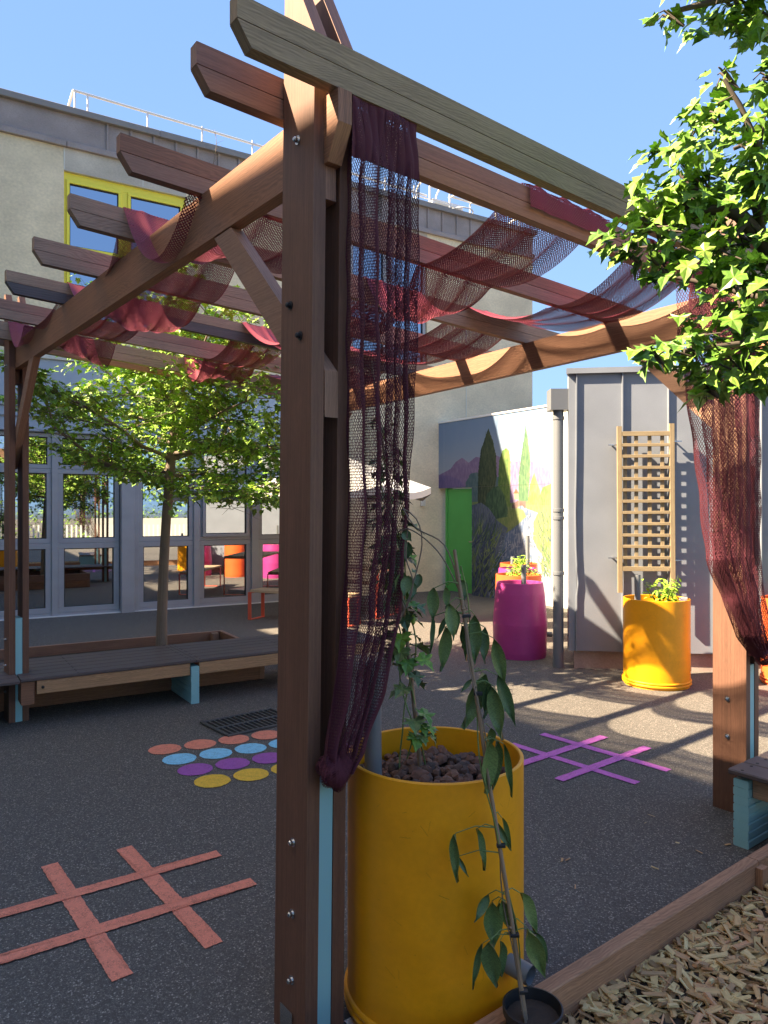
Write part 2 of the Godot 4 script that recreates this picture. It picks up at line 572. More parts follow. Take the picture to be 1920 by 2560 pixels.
# ---------------------------------------------------------------- nets: knotted diamond mesh, every strand a ribbon
func net(surf: Callable, nu: int, nv: int, w: float) -> ArrayMesh:
	var P: Array = []
	for j in nv + 1:
		var row := PackedVector3Array()
		for i in nu + 1:
			var u := clampf((i + (0.5 if j % 2 == 1 else 0.0) + rf(-0.14, 0.14)) / nu, 0.0, 1.0)
			var vv := clampf((j + rf(-0.14, 0.14)) / nv, 0.0, 1.0)
			row.append(surf.call(u, vv))
		P.append(row)
	var vs := PackedVector3Array()
	var ix := PackedInt32Array()
	for j in nv:
		for i in nu + 1:
			var p: Vector3 = P[j][i]
			var n: Vector3 = (P[j][mini(i + 1, nu)] - P[j][maxi(i - 1, 0)]).cross(P[j + 1][i] - p)
			for e in 2:
				var k: int = i + e + (-1 if j % 2 == 0 else 0)
				if k < 0 or k > nu:
					continue
				var q: Vector3 = P[j + 1][k]
				var side := (q - p).cross(n).normalized() * w * 0.5
				var b := vs.size()
				vs.append(p - side); vs.append(p + side); vs.append(q + side); vs.append(q - side)
				ix.append_array([b, b + 1, b + 2, b, b + 2, b + 3])
	var a := []
	a.resize(Mesh.ARRAY_MAX)
	a[Mesh.ARRAY_VERTEX] = vs
	a[Mesh.ARRAY_INDEX] = ix
	var m := ArrayMesh.new()
	m.add_surface_from_arrays(Mesh.PRIMITIVE_TRIANGLES, a)
	return m

# a length of net woven over and under the rafters; keys: [s, height above the rafter's rest, q from, q to]
func woven(keys: Array, ph: float) -> Callable:
	return func(u: float, t: float) -> Vector3:
		var f := t * (keys.size() - 1)
		var i := mini(int(f), keys.size() - 2)
		var k := f - i
		var A: Array = keys[i]
		var B: Array = keys[i + 1]
		var s := lerpf(A[0], B[0], k)
		var qa := lerpf(A[2], B[2], k)
		var qb := lerpf(A[3], B[3], k)
		var sag: float = B[4] * (0.78 + 0.22 * sin(u * 4.3 + ph + i))
		var wr := sin(u * 19.0 + ph * 3.0 + s * 2.6) * 0.009 + sin(u * 43.0 - s * 3.7 + ph) * 0.004
		var q := lerpf(qa, qb, u + 0.014 * sin(u * 19.0 + ph * 3.0 + s * 2.6 + 1.5))
		var free := 4.0 * k * (1.0 - k)
		var h := lerpf(A[1], B[1], k) - sag * free + wr * (0.25 + 0.75 * free)
		return Vector3(q, rest(s, clampf(q, -0.2, 3.0)) + h, -s)

func curtain(rows: Array, folds: float, amp: float, ph: float) -> Callable:
	# rows: [height, q from, q to, s]
	return func(u: float, t: float) -> Vector3:
		var h := lerpf(rows[0][0], rows[rows.size() - 1][0], t)
		var i := 0
		while i < rows.size() - 2 and h < rows[i + 1][0]:
			i += 1
		var A: Array = rows[i]
		var B: Array = rows[i + 1]
		var k := clampf((A[0] - h) / (A[0] - B[0]), 0.0, 1.0)
		k = lerpf(k, k * k * (3.0 - 2.0 * k), 0.4)
		var qa := lerpf(A[1], B[1], k)
		var qb := lerpf(A[2], B[2], k)
		var a := u * folds * TAU + ph + sin(t * 5.0 + ph) * 0.8 + 1.7 * sin(u * 7.3 + t * 2.1 + ph)
		var uu := u + (1.2 + 0.9 * sin(u * 11.0 + t * 3.0)) / folds / TAU * sin(a) * smoothstep(0.0, 0.12, u) * smoothstep(1.0, 0.88, u)
		return Vector3(lerpf(qa, qb, uu), h, -lerpf(A[3], B[3], k) + cos(a) * amp * smoothstep(0.0, 0.12, t) * (1.0 - 0.3 * t) + 0.004 * sin(h * 23.0 + u * 9.0))

func knot(at: Vector3, rx: float, ry: float, rz: float, parent: Node3D) -> void:
	var ball := func(u: float, t: float) -> Vector3:
		var th := t * PI
		var a := u * TAU + t * 2.5
		var r := 1.0 + 0.16 * sin(a * 2.0 + t * 5.0) + 0.10 * sin(a * 5.0 - t * 9.0)
		return at + Vector3(sin(th) * cos(a) * rx, cos(th) * ry, sin(th) * sin(a) * rz) * r
	put(net(ball, 26, 22, 0.0022), "knot", M.netmid, parent)
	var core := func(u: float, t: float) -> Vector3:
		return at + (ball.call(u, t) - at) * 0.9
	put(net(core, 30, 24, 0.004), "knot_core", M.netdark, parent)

func nets() -> void:
	var S := rafter_s()
	# near row, beside the post beam
	var spec := [
		["burgundy net strip woven over and under rafters beside the near beam", [0.02, 0.62], 0.4, 30, 360],
		["burgundy net strip draped through the middle of the pergola roof", [1.18, 1.74], 1.7, 34, 360],
		["burgundy net strip draped beside the sunlit far beam of the pergola", [2.12, 2.67], 3.1, 32, 360]]
	for c in spec.size():
		var q0: float = spec[c][1][0]
		var q1: float = spec[c][1][1]
		var keys: Array = []
		if c > 0:
			keys.append([S[1] - 0.016, 0.045, q0, q1, 0.0])
			keys.append([S[1] - 0.012, 0.138, q0, q1, 0.0])
		for i in range(1 if c > 0 else 2, 8):
			var s: float = S[i]
			var over: bool = i % 2 == 1
			var wob := 0.07 * sin(i * 1.7 + c * 2.0)
			var a := q0 + wob
			var b := q1 + wob * 0.6
			if c == 1:
				a += 0.06 * minf(i - 1, 2)
			var k := 0.3 if c == 2 else 1.0
			if over:
				keys.append([s, 0.138, a, b, k * [0.0, 0.0, 0.16, 0.24, 0.17, 0.22, 0.15, 0.2][i]])
				keys.append([s + 0.046, 0.138, a, b, 0.0])
			else:
				keys.append([s, -0.012, a, b, [0.0, 0.0, 0.10, 0.13, 0.10, 0.11, 0.10, 0.1][i]])
				keys.append([s + 0.046, -0.012, a, b, 0.0])
		var uneven := func(base: Callable) -> Callable:
			# spread the rows by length, so that the mesh stays even
			var acc: Array[float] = [0.0]
			for i in 400:
				acc.append(acc[i] + (base.call(0.5, (i + 1) / 400.0) - base.call(0.5, i / 400.0)).length())
			return func(u: float, t: float) -> Vector3:
				var d: float = t * acc[400]
				var lo := 0
				var hi := 400
				while hi - lo > 1:
					var mid := (lo + hi) / 2
					if acc[mid] <= d:
						lo = mid
					else:
						hi = mid
				var k: float = (d - acc[lo]) / maxf(acc[hi] - acc[lo], 1e-6)
				return base.call(u, (lo + k) / 400.0)
		var o := put(net(uneven.call(woven(keys, spec[c][2])), 50, 640, 0.0054 if c == 2 else 0.0047), "burgundy_net", M.net)
		o.transform = Transform3D(PB, PO)
		tag(o, spec[c][0], "net", "burgundy nets woven through the pergola roof")
	# curtain by the near post
	var t := thing("net_curtain", "dark burgundy net curtain hanging from the front rafter and knotted round the near post", "curtain", PO, PB)
	var rows := [[2.842, 0.105, 0.36, -0.055], [2.2, 0.105, 0.355, -0.05], [1.6, 0.113, 0.352, -0.04], [1.28, 0.076, 0.316, -0.045], [1.05, 0.04, 0.243, -0.05], [0.88, 0.005, 0.158, -0.055], [0.82, 0.025, 0.11, -0.05]]
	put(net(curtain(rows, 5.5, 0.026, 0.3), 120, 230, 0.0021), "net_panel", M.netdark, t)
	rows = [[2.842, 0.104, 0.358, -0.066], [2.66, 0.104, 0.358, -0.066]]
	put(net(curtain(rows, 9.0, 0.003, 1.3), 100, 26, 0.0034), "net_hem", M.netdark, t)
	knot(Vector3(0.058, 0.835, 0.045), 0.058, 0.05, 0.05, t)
	# curtain by the far post
	var t2 := thing("net_curtain", "burgundy net curtain swept aside and tied to the sunlit post by the bench", "curtain", PO, PB)
	rows = [[2.80, 1.93, 2.70, -0.05], [2.49, 2.004, 2.71, -0.05], [2.12, 2.075, 2.71, -0.05], [1.657, 2.158, 2.70, -0.05], [1.37, 2.22, 2.69, -0.05], [1.166, 2.375, 2.73, -0.055], [0.975, 2.515, 2.777, -0.06], [0.85, 2.67, 2.82, -0.05]]
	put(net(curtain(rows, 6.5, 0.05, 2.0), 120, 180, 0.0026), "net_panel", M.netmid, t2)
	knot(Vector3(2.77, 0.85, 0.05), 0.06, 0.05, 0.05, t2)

# ---------------------------------------------------------------- ground and paint
func ground() -> void:
	var xs: Array[float] = []
	var c := -120.0
	while c < 120.1:
		xs.append(c)
		c += 0.25 if absf(c) < 9.9 else (2.0 if absf(c) < 20 else 20.0)
	var n1 := noise(61, 0.35, 4)
	var n2 := noise(62, 2.2, 3)
	var st := nst()
	var col := func(x: float, z: float) -> Color:
		var k := 1.0 + 0.34 * n1.get_noise_2d(x, z) + 0.24 * n2.get_noise_2d(x, z)
		return Color(k, k * 0.995, k * 0.985)
	for i in xs.size() - 1:
		for j in xs.size() - 1:
			var p := [Vector2(xs[i], xs[j]), Vector2(xs[i], xs[j + 1]), Vector2(xs[i + 1], xs[j + 1]), Vector2(xs[i + 1], xs[j])]
			for k in [0, 1, 2, 0, 2, 3]:
				var q: Vector2 = p[k]
				st.set_color(col.call(q.x, q.y))
				st.add_vertex(Vector3(q.x, 0, q.y))
	st.generate_normals()
	st.index()
	var o := put(st.commit(), "ground", M.asphalt)
	o.set_meta("kind", "structure")

func patch(st: SurfaceTool, pts: Array, y := 0.004) -> void:
	# a coat of paint with a slightly ragged edge
	var ring: Array[Vector3] = []
	var mid := Vector3.ZERO
	for i in pts.size():
		var a: Vector2 = pts[i]
		var b: Vector2 = pts[(i + 1) % pts.size()]
		var n := maxi(1, int((b - a).length() / 0.012))
		var side := (b - a).normalized().orthogonal()
		for k in n:
			var p := a.lerp(b, float(k) / n) + side * rf(-0.0022, 0.0022)
			ring.append(v(p.x, p.y, y))
			mid += ring[-1]
	mid /= ring.size()
	for i in ring.size():
		tri(st, mid, ring[i], ring[(i + 1) % ring.size()])

func ccw(pts: Array) -> Array:
	var s := 0.0
	for i in pts.size():
		s += (pts[i] as Vector2).cross(pts[(i + 1) % pts.size()])
	if s < 0.0:
		pts.reverse()
	return pts

func painted_grid(called: String, label: String, bars: Array, m: Material) -> void:
	var t := thing(called, label, "ground marking")
	for i in bars.size():
		var b: Array = bars[i]
		var st := nst()
		var a: Vector2 = b[0]
		var e: Vector2 = b[1]
		var w: float = b[2]
		var n := (e - a).normalized().orthogonal() * w * 0.5
		patch(st, ccw([a - n, a + n, e + n, e - n]), 0.004 if i < 2 else 0.0065)
		obj(st, "painted_bar", m, t)

func dots() -> void:
	var names := ["salmon", "pale blue", "violet", "yellow"]
	var mats := [M.paint_salmon, M.paint_blue, M.paint_violet, M.paint_yellow]
	var o0 := Vector2(-1.475, 4.888)
	var ord := ["first", "second", "third", "fourth", "fifth", "sixth"]
	for row in 4:
		for k in 5:
			var p: Vector2 = o0 + Vector2(0.152, -0.192) * row + Vector2(0.211, 0.105) * k
			var pts: Array = []
			for i in 28:
				var a := TAU * i / 28.0
				pts.append(p + Vector2(cos(a), sin(a)) * 0.107 * (1.0 + rf(-0.012, 0.012)))
			var st := nst()
			patch(st, pts)
			var o := obj(st, "painted_dot", mats[row])
			tag(o, "%s painted %s dot of its row, counted from the tree bench side" % [ord[k], names[row]], "ground marking", "painted dots on the asphalt")

func drain() -> void:
	var ax := Vector3(0.768, 0, -0.640)
	var az := Vector3(0.640, 0, 0.768)
	var t := thing("drain_grate", "dark iron drain grate with two rows of slots set in the asphalt", "drain", v(-1.01, 5.52, 0.0), Basis(ax, Vector3.UP, az))
	var st := nst()
	quad(st, Vector3(-0.30, 0.004, 0.21), Vector3(0.30, 0.004, 0.21), Vector3(0.30, 0.004, -0.21), Vector3(-0.30, 0.004, -0.21))  # flat black sheet stands in for the shade below the bars
	obj(st, "pit_shade", M.dark, t)
	st = nst()
	for z in [-0.21, 0.0, 0.21]:
		bx(st, Vector3(0, 0.008, z), Vector3(0.62, 0.014, 0.03), 0.002)
	for x in [-0.3, 0.3]:
		bx(st, Vector3(x, 0.0085, 0), Vector3(0.03, 0.014, 0.39), 0.002)
	obj(st, "frame", M.iron, t)
	for side in [-0.105, 0.105]:
		for k in 13:
			st = nst()
			bx(st, Vector3(-0.252 + k * 0.042, 0.007, side), Vector3(0.016, 0.012, 0.18), 0.002)
			obj(st, "bar", M.iron, t)

# ---------------------------------------------------------------- school building; its frame: x along the front, y up, z out into the yard
func window_unit(t: Node3D, x0: float, x1: float, y0: float, y1: float, back: float, fm: Material, gm: Material, fw := 0.06, called := "window") -> Node3D:
	var w := Node3D.new()
	w.name = called
	t.add_child(w, true)
	var st := nst()
	bx(st, Vector3((x0 + x1) * 0.5, y0 + fw * 0.5, back), Vector3(x1 - x0, fw, 0.07), 0.004)
	bx(st, Vector3((x0 + x1) * 0.5, y1 - fw * 0.5, back), Vector3(x1 - x0, fw, 0.07), 0.004)
	bx(st, Vector3(x0 + fw * 0.5, (y0 + y1) * 0.5, back - 0.001), Vector3(fw, y1 - y0 - fw * 2.0, 0.07), 0.004)
	bx(st, Vector3(x1 - fw * 0.5, (y0 + y1) * 0.5, back - 0.001), Vector3(fw, y1 - y0 - fw * 2.0, 0.07), 0.004)
	# rubber seal round the pane
	obj(st, "frame", fm, w)
	st = nst()
	for e in [[x0 + fw, y0 + fw, x1 - fw, y0 + fw + 0.012], [x0 + fw, y1 - fw - 0.012, x1 - fw, y1 - fw], [x0 + fw, y0 + fw + 0.012, x0 + fw + 0.012, y1 - fw - 0.012], [x1 - fw - 0.012, y0 + fw + 0.012, x1 - fw, y1 - fw - 0.012]]:
		box2(st, Vector3(e[0], e[1], back - 0.02), Vector3(e[2], e[3], back + 0.012), 0.0)
	obj(st, "seal", M.black, w)
	st = nst()
	var z := back - 0.012
	quad(st, Vector3(x0 + fw, y0 + fw, z), Vector3(x1 - fw, y0 + fw, z), Vector3(x1 - fw, y1 - fw, z), Vector3(x0 + fw, y1 - fw, z))
	quad(st, Vector3(x1 - fw, y0 + fw, z - 0.012), Vector3(x0 + fw, y0 + fw, z - 0.012), Vector3(x0 + fw, y1 - fw, z - 0.012), Vector3(x1 - fw, y1 - fw, z - 0.012))
	obj(st, "pane", gm, w)
	return w

func school() -> void:
	var t := thing("school_building", "two storey beige concrete school building with glazed ground floor and yellow framed windows", "building", FO, FB)
	# walls, in slabs round the openings
	var L := -9.0
	var Rr := 10.44
	var w1 := 0.87
	var w2 := 2.75
	var w3 := 5.85
	var w4 := 7.62
	var slabs := [
		[L, 3.9, w1, 7.2], [w1, 6.85, w2, 7.2], [w1, 3.9, w2, 4.45], [w2, 3.9, w3, 7.2], [w3, 6.85, w4, 7.2], [w3, 3.9, w4, 4.45], [w4, 3.9, Rr, 7.2],
		[5.25, 0.0, Rr, 3.9], [L, 0.0, -3.3, 3.9]]
	for sI in slabs.size():
		var s: Array = slabs[sI]
		var st := nst()
		box2(st, Vector3(s[0], s[1], -0.3), Vector3(s[2], s[3], 0.0 if not (sI == 1 or sI == 4) else 0.004), 0.0)
		obj(st, "wall", M.lintel if (sI == 1 or sI == 4) else M.concrete, t)
	var st := nst()
	box2(st, Vector3(L, 0.0, -9.0), Vector3(Rr, 7.2, -0.302), 0.0)
	obj(st, "wall", M.concrete, t)
	# eaves: ribbed metal panels between a ledge and a cap
	var x := L
	while x < Rr - 0.2:
		st = nst()
		var wide := 0.36 if x > -2.0 else 3.5
		box2(st, Vector3(x + 0.002, 7.29, -0.3), Vector3(minf(x + wide - 0.002, Rr), 7.71, 0.012), 0.0)
		box2(st, Vector3(x - 0.016, 7.292, 0.013), Vector3(x + 0.016, 7.708, 0.04), 0.004)
		obj(st, "eaves_panel", M.zinc, t)
		x += wide
	st = nst()
	box2(st, Vector3(L, 7.2, -0.3), Vector3(0.9, 7.29, 0.06), 0.006)
	obj(st, "eaves_ledge", M.zinc, t)
	st = nst()
	box2(st, Vector3(0.91, 7.2, -0.3), Vector3(Rr + 0.02, 7.29, 0.06), 0.006)
	obj(st, "eaves_ledge", M.zinc, t)
	for e in [[L, 2.3], [2.305, 6.0], [6.005, Rr + 0.05]]:
		st = nst()
		box2(st, Vector3(e[0], 7.71, -9.0), Vector3(e[1], 7.81, 0.09), 0.006)
		obj(st, "roof_cap", M.zinc_cap, t)
	# joints in the rendered wall
	for e in [[0.875, 6.86, 7.2], [2.05, 6.87, 7.2], [5.85, 6.87, 7.2], [8.6, 0.0, 7.19]]:
		st = nst()
		box2(st, Vector3(e[0] - 0.009, e[1], -0.01), Vector3(e[0] + 0.009, e[2], 0.006), 0.0)
		obj(st, "joint", M.cream, t)
	# upper windows
	for e in [[w1, w2], [w3, w4]]:
		var a: float = e[0]
		var b: float = e[1]
		var mid: float = a + (b - a) * 0.48
		var fr := nst()
		bx(fr, Vector3((a + b) * 0.5, 6.79, -0.13), Vector3(b - a, 0.12, 0.16), 0.004)
		bx(fr, Vector3((a + b) * 0.5, 5.60, -0.13), Vector3(b - a, 0.14, 0.16), 0.004)
		bx(fr, Vector3((a + b) * 0.5, 4.50, -0.13), Vector3(b - a, 0.10, 0.16), 0.004)
		for xx in [a + 0.02, mid, b - 0.02]:
			bx(fr, Vector3(xx, 5.64, -0.132), Vector3(0.04 if xx != mid else 0.10, 2.18, 0.16), 0.004)
		var wm: Material = M.yellow if a < 2.0 else M.frame
		obj(fr, "window_surround", wm, t)
		for r in [[5.67, 6.73], [4.55, 5.53]]:
			window_unit(t, a + 0.04, mid - 0.05, r[0], r[1], -0.06, wm, M.glass_sky, 0.045)
			window_unit(t, mid + 0.05, b - 0.04, r[0], r[1], -0.06, wm, M.glass_sky, 0.045)
	# canopy over the glazed front
	st = nst()
	box2(st, Vector3(-3.3, 3.3, -0.3), Vector3(5.25, 3.9, 0.10), 0.006)
	obj(st, "fascia", M.fascia, t)
	st = nst()
	box2(st, Vector3(-3.3, 3.902, -0.29), Vector3(5.27, 3.96, 0.14), 0.006)
	obj(st, "fascia_flashing", M.cream, t)
	for e in [[3.17, 3.298, 0.14], [3.02, 3.168, 0.10], [2.81, 3.018, 0.06]]:
		st = nst()
		box2(st, Vector3(-3.3, e[0], -0.3), Vector3(5.25, e[1], e[2]), 0.012)
		obj(st, "blind_housing", M.fascia, t)
	# glazed front: bays of frame, panes and transoms
	var bays := [[-2.9, -1.75, 0], [-1.7, -0.55, 0], [-0.45, 0.70, 0], [0.79, 1.69, 0], [1.98, 2.88, 1], [2.98, 3.90, 2], [4.03, 4.95, 1]]
	for b in bays:
		var a: float = b[0]
		var c: float = b[1]
		window_unit(t, a, c, 0.05, 1.12, -0.06, M.frame, M.glass, 0.085)
		if b[2] == 2:
			window_unit(t, a, c, 1.122, 2.05, -0.062, M.frame, M.glass, 0.06)
			window_unit(t, a + 0.05, c - 0.05, 1.18, 1.98, -0.015, M.frame, M.glass, 0.05, "opening_window")
			window_unit(t, a, c, 2.052, 2.8, -0.06, M.frame, M.glass, 0.08)
		else:
			window_unit(t, a, c, 1.122, 2.26, -0.062, M.frame, M.glass, 0.07)
			window_unit(t, a, c, 2.262, 2.8, -0.06, M.frame, M.glass, 0.06)
	for e in [[0.70, 0.79, 0.0], [1.70, 1.90, 0.10], [1.90, 1.98, 0.02], [2.88, 2.98, 0.02], [3.90, 4.03, 0.015], [4.95, 5.25, 0.02], [-0.55, -0.45, 0.02], [-1.75, -1.7, 0.0], [-3.3, -2.9, 0.02]]:
		st = nst()
		box2(st, Vector3(e[0], 0.0, -0.28), Vector3(e[1], 2.805, e[2]), 0.004)
		obj(st, "mullion", M.frame, t)
	st = nst()
	box2(st, Vector3(-3.3, 0.0, -0.28), Vector3(5.25, 0.048, -0.02), 0.0)
	obj(st, "threshold", M.frame, t)
	st = nst()
	box2(st, Vector3(-3.3, 0.0, -0.018), Vector3(5.25, 0.012, 0.05), 0.0)
	obj(st, "threshold_strip", M.white, t)
	# small things on the bare wall
	st = nst()
	box2(st, Vector3(7.45, 1.72, 0.0), Vector3(7.56, 2.0, 0.035), 0.006)
	obj(st, "meter_box", M.cream, t)

func railing() -> void:
	var t := thing("roof_railing", "thin pale metal guard railing along the concrete roof edge", "railing", FO, FB)
	var zf := -0.12
	for x in [1.04, 1.23, 2.15, 3.06, 3.96, 4.9, 5.8, 6.7, 7.38]:
		var st := nst()
		tube(st, [Vector3(x, 7.81, zf), Vector3(x, 8.17, zf)], [0.016], 8)
		obj(st, "railing_post", M.rail, t)
	var st := nst()
	tube(st, [Vector3(1.02, 8.18, zf), Vector3(7.69, 8.03, zf)], [0.021], 8)
	obj(st, "top_rail", M.rail, t)
	st = nst()
	tube(st, [Vector3(1.02, 8.18, zf), Vector3(1.02, 8.17, -2.5)], [0.021], 8)
	obj(st, "top_rail", M.rail, t)
	var t3 := thing("roof_railing", "white guard rail on the roof beyond the ladder hoops", "railing", FO, FB)
	for x in [8.8, 9.5, 10.16]:
		st = nst()
		tube(st, [Vector3(x, 7.81, zf), Vector3(x, 8.15, zf)], [0.02], 8)
		obj(st, "railing_post", M.rail, t3)
	st = nst()
	tube(st, [Vector3(8.3, 8.15, zf), Vector3(10.2, 8.12, zf)], [0.022], 8)
	obj(st, "top_rail", M.rail, t3)
	st = nst()
	tube(st, [Vector3(10.16, 8.12, zf), Vector3(10.16, 7.95, -1.8)], [0.022], 8)
	obj(st, "top_rail", M.rail, t3)
	var t2 := thing("roof_ladder", "pale metal ladder head with curved hoops on the roof edge", "ladder", FO, FB)
	for x in [7.72, 8.22]:
		for z in [-0.05, -0.55]:
			st = nst()
			var pts: Array = [Vector3(x, 7.5, z), Vector3(x, 8.22, z)]
			for k in range(1, 6):
				var a := PI * 0.5 * k / 5.0
				pts.append(Vector3(x, 8.22 + 0.2 * sin(a), z + (0.25 - 0.25 * cos(a)) * (-1.0 if z > -0.3 else 1.0)))
			tube(st, pts, [0.019], 8)
			obj(st, "hoop", M.rail, t2)
	for y in [7.95, 8.2]:
		for z in [-0.05, -0.55]:
			st = nst()
			tube(st, [Vector3(7.72, y, z), Vector3(8.22, y, z)], [0.014], 6)
			obj(st, "rung", M.rail, t2)
	for y in [7.84, 8.1]:
		st = nst()
		var pts: Array = []
		for k in 9:
			var a := PI * k / 8.0
			pts.append(Vector3(8.5 + 0.28 * cos(a), y, -0.1 + 0.3 * sin(a)))
		tube(st, pts, [0.014], 6)
		obj(st, "cage_hoop", M.rail, t2)
	var t4 := thing("roof_unit", "pale ventilation box standing on the roof behind the ladder", "ventilation unit", FO, FB)
	st = nst()
	box2(st, Vector3(8.1, 7.81, -1.3), Vector3(8.9, 8.22, -0.5), 0.02)
	obj(st, "casing", M.rail, t4)
	for k in 5:
		st = nst()
		box2(st, Vector3(8.16, 7.88 + k * 0.06, -0.5), Vector3(8.84, 7.91 + k * 0.06, -0.488), 0.0)
		obj(st, "louvre", M.cream, t4)
	var t5 := thing("sapling", "bare leafless sapling growing out of the roof edge", "plant", FO + FB * Vector3(3.15, 7.2, 0.1))
	st = nst()
	tube(st, [Vector3(0, 0.05, 0), Vector3(0.03, 0.25, 0.0), Vector3(0.07, 0.45, 0.0), Vector3(0.09, 0.62, 0.01), Vector3(0.06, 0.85, 0.0)], [0.009, 0.007, 0.005, 0.004, 0.002], 5)
	for e in [[0.18, -0.09, 0.30], [0.30, 0.10, 0.42], [0.42, -0.06, 0.52], [0.5, 0.14, 0.58], [0.6, 0.16, 0.66], [0.72, -0.03, 0.84], [0.1, 0.08, 0.17]]:
		tube(st, [Vector3(0.03 + 0.07 * e[0], e[0], 0), Vector3(0.05 + e[1], e[2], 0.02)], [0.0035, 0.0015], 4)
	obj(st, "twigs", M.bark, t5)

func wing() -> void:
	# wing out of view, placed so its roof edge shades the near yard
	var d := Vector3(-0.541, 0, -0.841)
	var out := Vector3(0.841, 0, -0.541)
	var t := thing("unseen_school_wing", "tall pale wing of the school, out of view, that shades the near half of the yard", "building", v(-6.655, 2.124, 0), Basis(-d, Vector3.UP, out))
	var st := nst()
	box2(st, Vector3(-9.5, 0, -8), Vector3(16, 7.7, 0), 0.0)
	obj(st, "wall", M.concrete, t)
	st = nst()
	box2(st, Vector3(-9.5, 7.702, -8), Vector3(16, 8.0, 0.0), 0.0)
	obj(st, "roof_cap", M.zinc, t)
	for k in 6:
		for y in [1.0, 4.6]:
			window_unit(t, -7.5 + k * 3.6, -5.5 + k * 3.6, y, y + 1.9, 0.03, M.frame, M.glass, 0.07)

# ---------------------------------------------------------------- mural wall
func mural_tex() -> ImageTexture:
	var W := 640
	var H := 720
	var im := Image.create_empty(W, H, false, Image.FORMAT_RGB8)
	var n1 := noise(91, 0.012, 4)
	var n2 := noise(92, 0.05, 3)
	var r2 := RandomNumberGenerator.new()
	r2.seed = 5
	for y in H:
		for x in W:
			var k := float(y) / H
			var c := Color(0.62, 0.76, 0.93).lerp(Color(0.90, 0.93, 0.97), smoothstep(0.0, 0.42, k))
			c = c.lightened(0.05 * n1.get_noise_2d(x, y))
			im.set_pixel(x, y, c)
	var fill := func(pts: Array, c0: Color, c1: Color, strength: float) -> void:
		var poly: Array[Vector2] = []
		var lo := Vector2(1e9, 1e9)
		var hi := Vector2(-1e9, -1e9)
		for i in range(0, pts.size(), 2):
			var q := Vector2(pts[i] * W, (1.0 - pts[i + 1]) * H)
			poly.append(q)
			lo = lo.min(q)
			hi = hi.max(q)
		for y in range(maxi(0, int(lo.y)), mini(H, int(hi.y) + 1)):
			var xs: Array[float] = []
			for i in poly.size():
				var a := poly[i]
				var b := poly[(i + 1) % poly.size()]
				if (a.y <= y) != (b.y <= y):
					xs.append(a.x + (b.x - a.x) * (y - a.y) / (b.y - a.y))
			xs.sort()
			for i in range(0, xs.size() - 1, 2):
				var j := n2.get_noise_2d(y * 1.5, i * 40.0) * 3.0
				for x in range(maxi(0, int(xs[i] + j)), mini(W, int(xs[i + 1] + j) + 1)):
					var f := (x - xs[i]) / maxf(xs[i + 1] - xs[i], 1.0)
					var k := clampf(0.5 + strength * (n2.get_noise_2d(x * 1.6, y * 0.5) + 0.7 * (f - 0.5)), 0.0, 1.0)
					im.set_pixel(x, y, c0.lerp(c1, k))
	var stroke := func(a: Vector2, b: Vector2, bend: float, w: float, c: Color) -> void:
		var A := Vector2(a.x * W, (1.0 - a.y) * H)
		var B := Vector2(b.x * W, (1.0 - b.y) * H)
		var m := (A + B) * 0.5 + (B - A).orthogonal() * bend
		var n := int((B - A).length()) + 2
		for i in n + 1:
			var t := float(i) / n
			var p := A.lerp(m, t).lerp(m.lerp(B, t), t)
			var r := maxf(0.6, w * (1.0 - t))
			for dy in range(-int(r), int(r) + 1):
				for dx in range(-int(r), int(r) + 1):
					if dx * dx + dy * dy <= r * r + 0.5:
						var X := int(p.x) + dx
						var Y := int(p.y) + dy
						if X >= 0 and Y >= 0 and X < W and Y < H:
							im.set_pixel(X, Y, c)
	fill.call([0.011, 0.696, 0.123, 0.725, 0.175, 0.763, 0.238, 0.786, 0.305, 0.753, 0.371, 0.783, 0.430, 0.775, 0.566, 0.778, 0.599, 0.766, 0.706, 0.737, 0.748, 0.741, 0.849, 0.736, 0.898, 0.708, 1.0, 0.687, 1.0, 0.50, 0.0, 0.50], Color(0.66, 0.54, 0.76), Color(0.80, 0.68, 0.84), 0.9)
	fill.call([0.0, 0.696, 0.123, 0.684, 0.213, 0.659, 0.275, 0.613, 0.30, 0.50, 0.0, 0.50], Color(0.55, 0.47, 0.74), Color(0.66, 0.56, 0.80), 0.9)
	fill.call([0.275, 0.642, 0.323, 0.691, 0.383, 0.696, 0.418, 0.673, 0.62, 0.66, 0.62, 0.50, 0.28, 0.50], Color(0.36, 0.52, 0.56), Color(0.50, 0.62, 0.62), 0.9)
	fill.call([0.335, 0.53, 0.62, 0.53, 0.664, 0.52, 1.0, 0.54, 1.0, 0.0, 0.335, 0.0], Color(0.56, 0.68, 0.38), Color(0.76, 0.80, 0.50), 0.9)
	fill.call([0.566, 0.50, 0.583, 0.750, 0.610, 0.803, 0.642, 0.816, 0.666, 0.800, 0.677, 0.745, 0.677, 0.597, 0.672, 0.50], Color(0.40, 0.60, 0.24), Color(0.66, 0.78, 0.36), 0.9)
	fill.call([0.746, 0.53, 0.748, 0.661, 0.774, 0.793, 0.794, 0.864, 0.804, 0.923, 0.819, 0.856, 0.839, 0.750, 0.834, 0.645, 0.819, 0.53], Color(0.36, 0.58, 0.40), Color(0.56, 0.74, 0.48), 0.9)
	fill.call([0.819, 0.52, 0.839, 0.612, 0.869, 0.673, 0.894, 0.624, 0.918, 0.578, 0.908, 0.52], Color(0.72, 0.70, 0.36), Color(0.86, 0.82, 0.52), 0.9)
	fill.call([0.900, 0.527, 0.937, 0.597, 1.0, 0.614, 1.0, 0.507, 0.918, 0.507], Color(0.52, 0.68, 0.34), Color(0.70, 0.80, 0.48), 0.9)
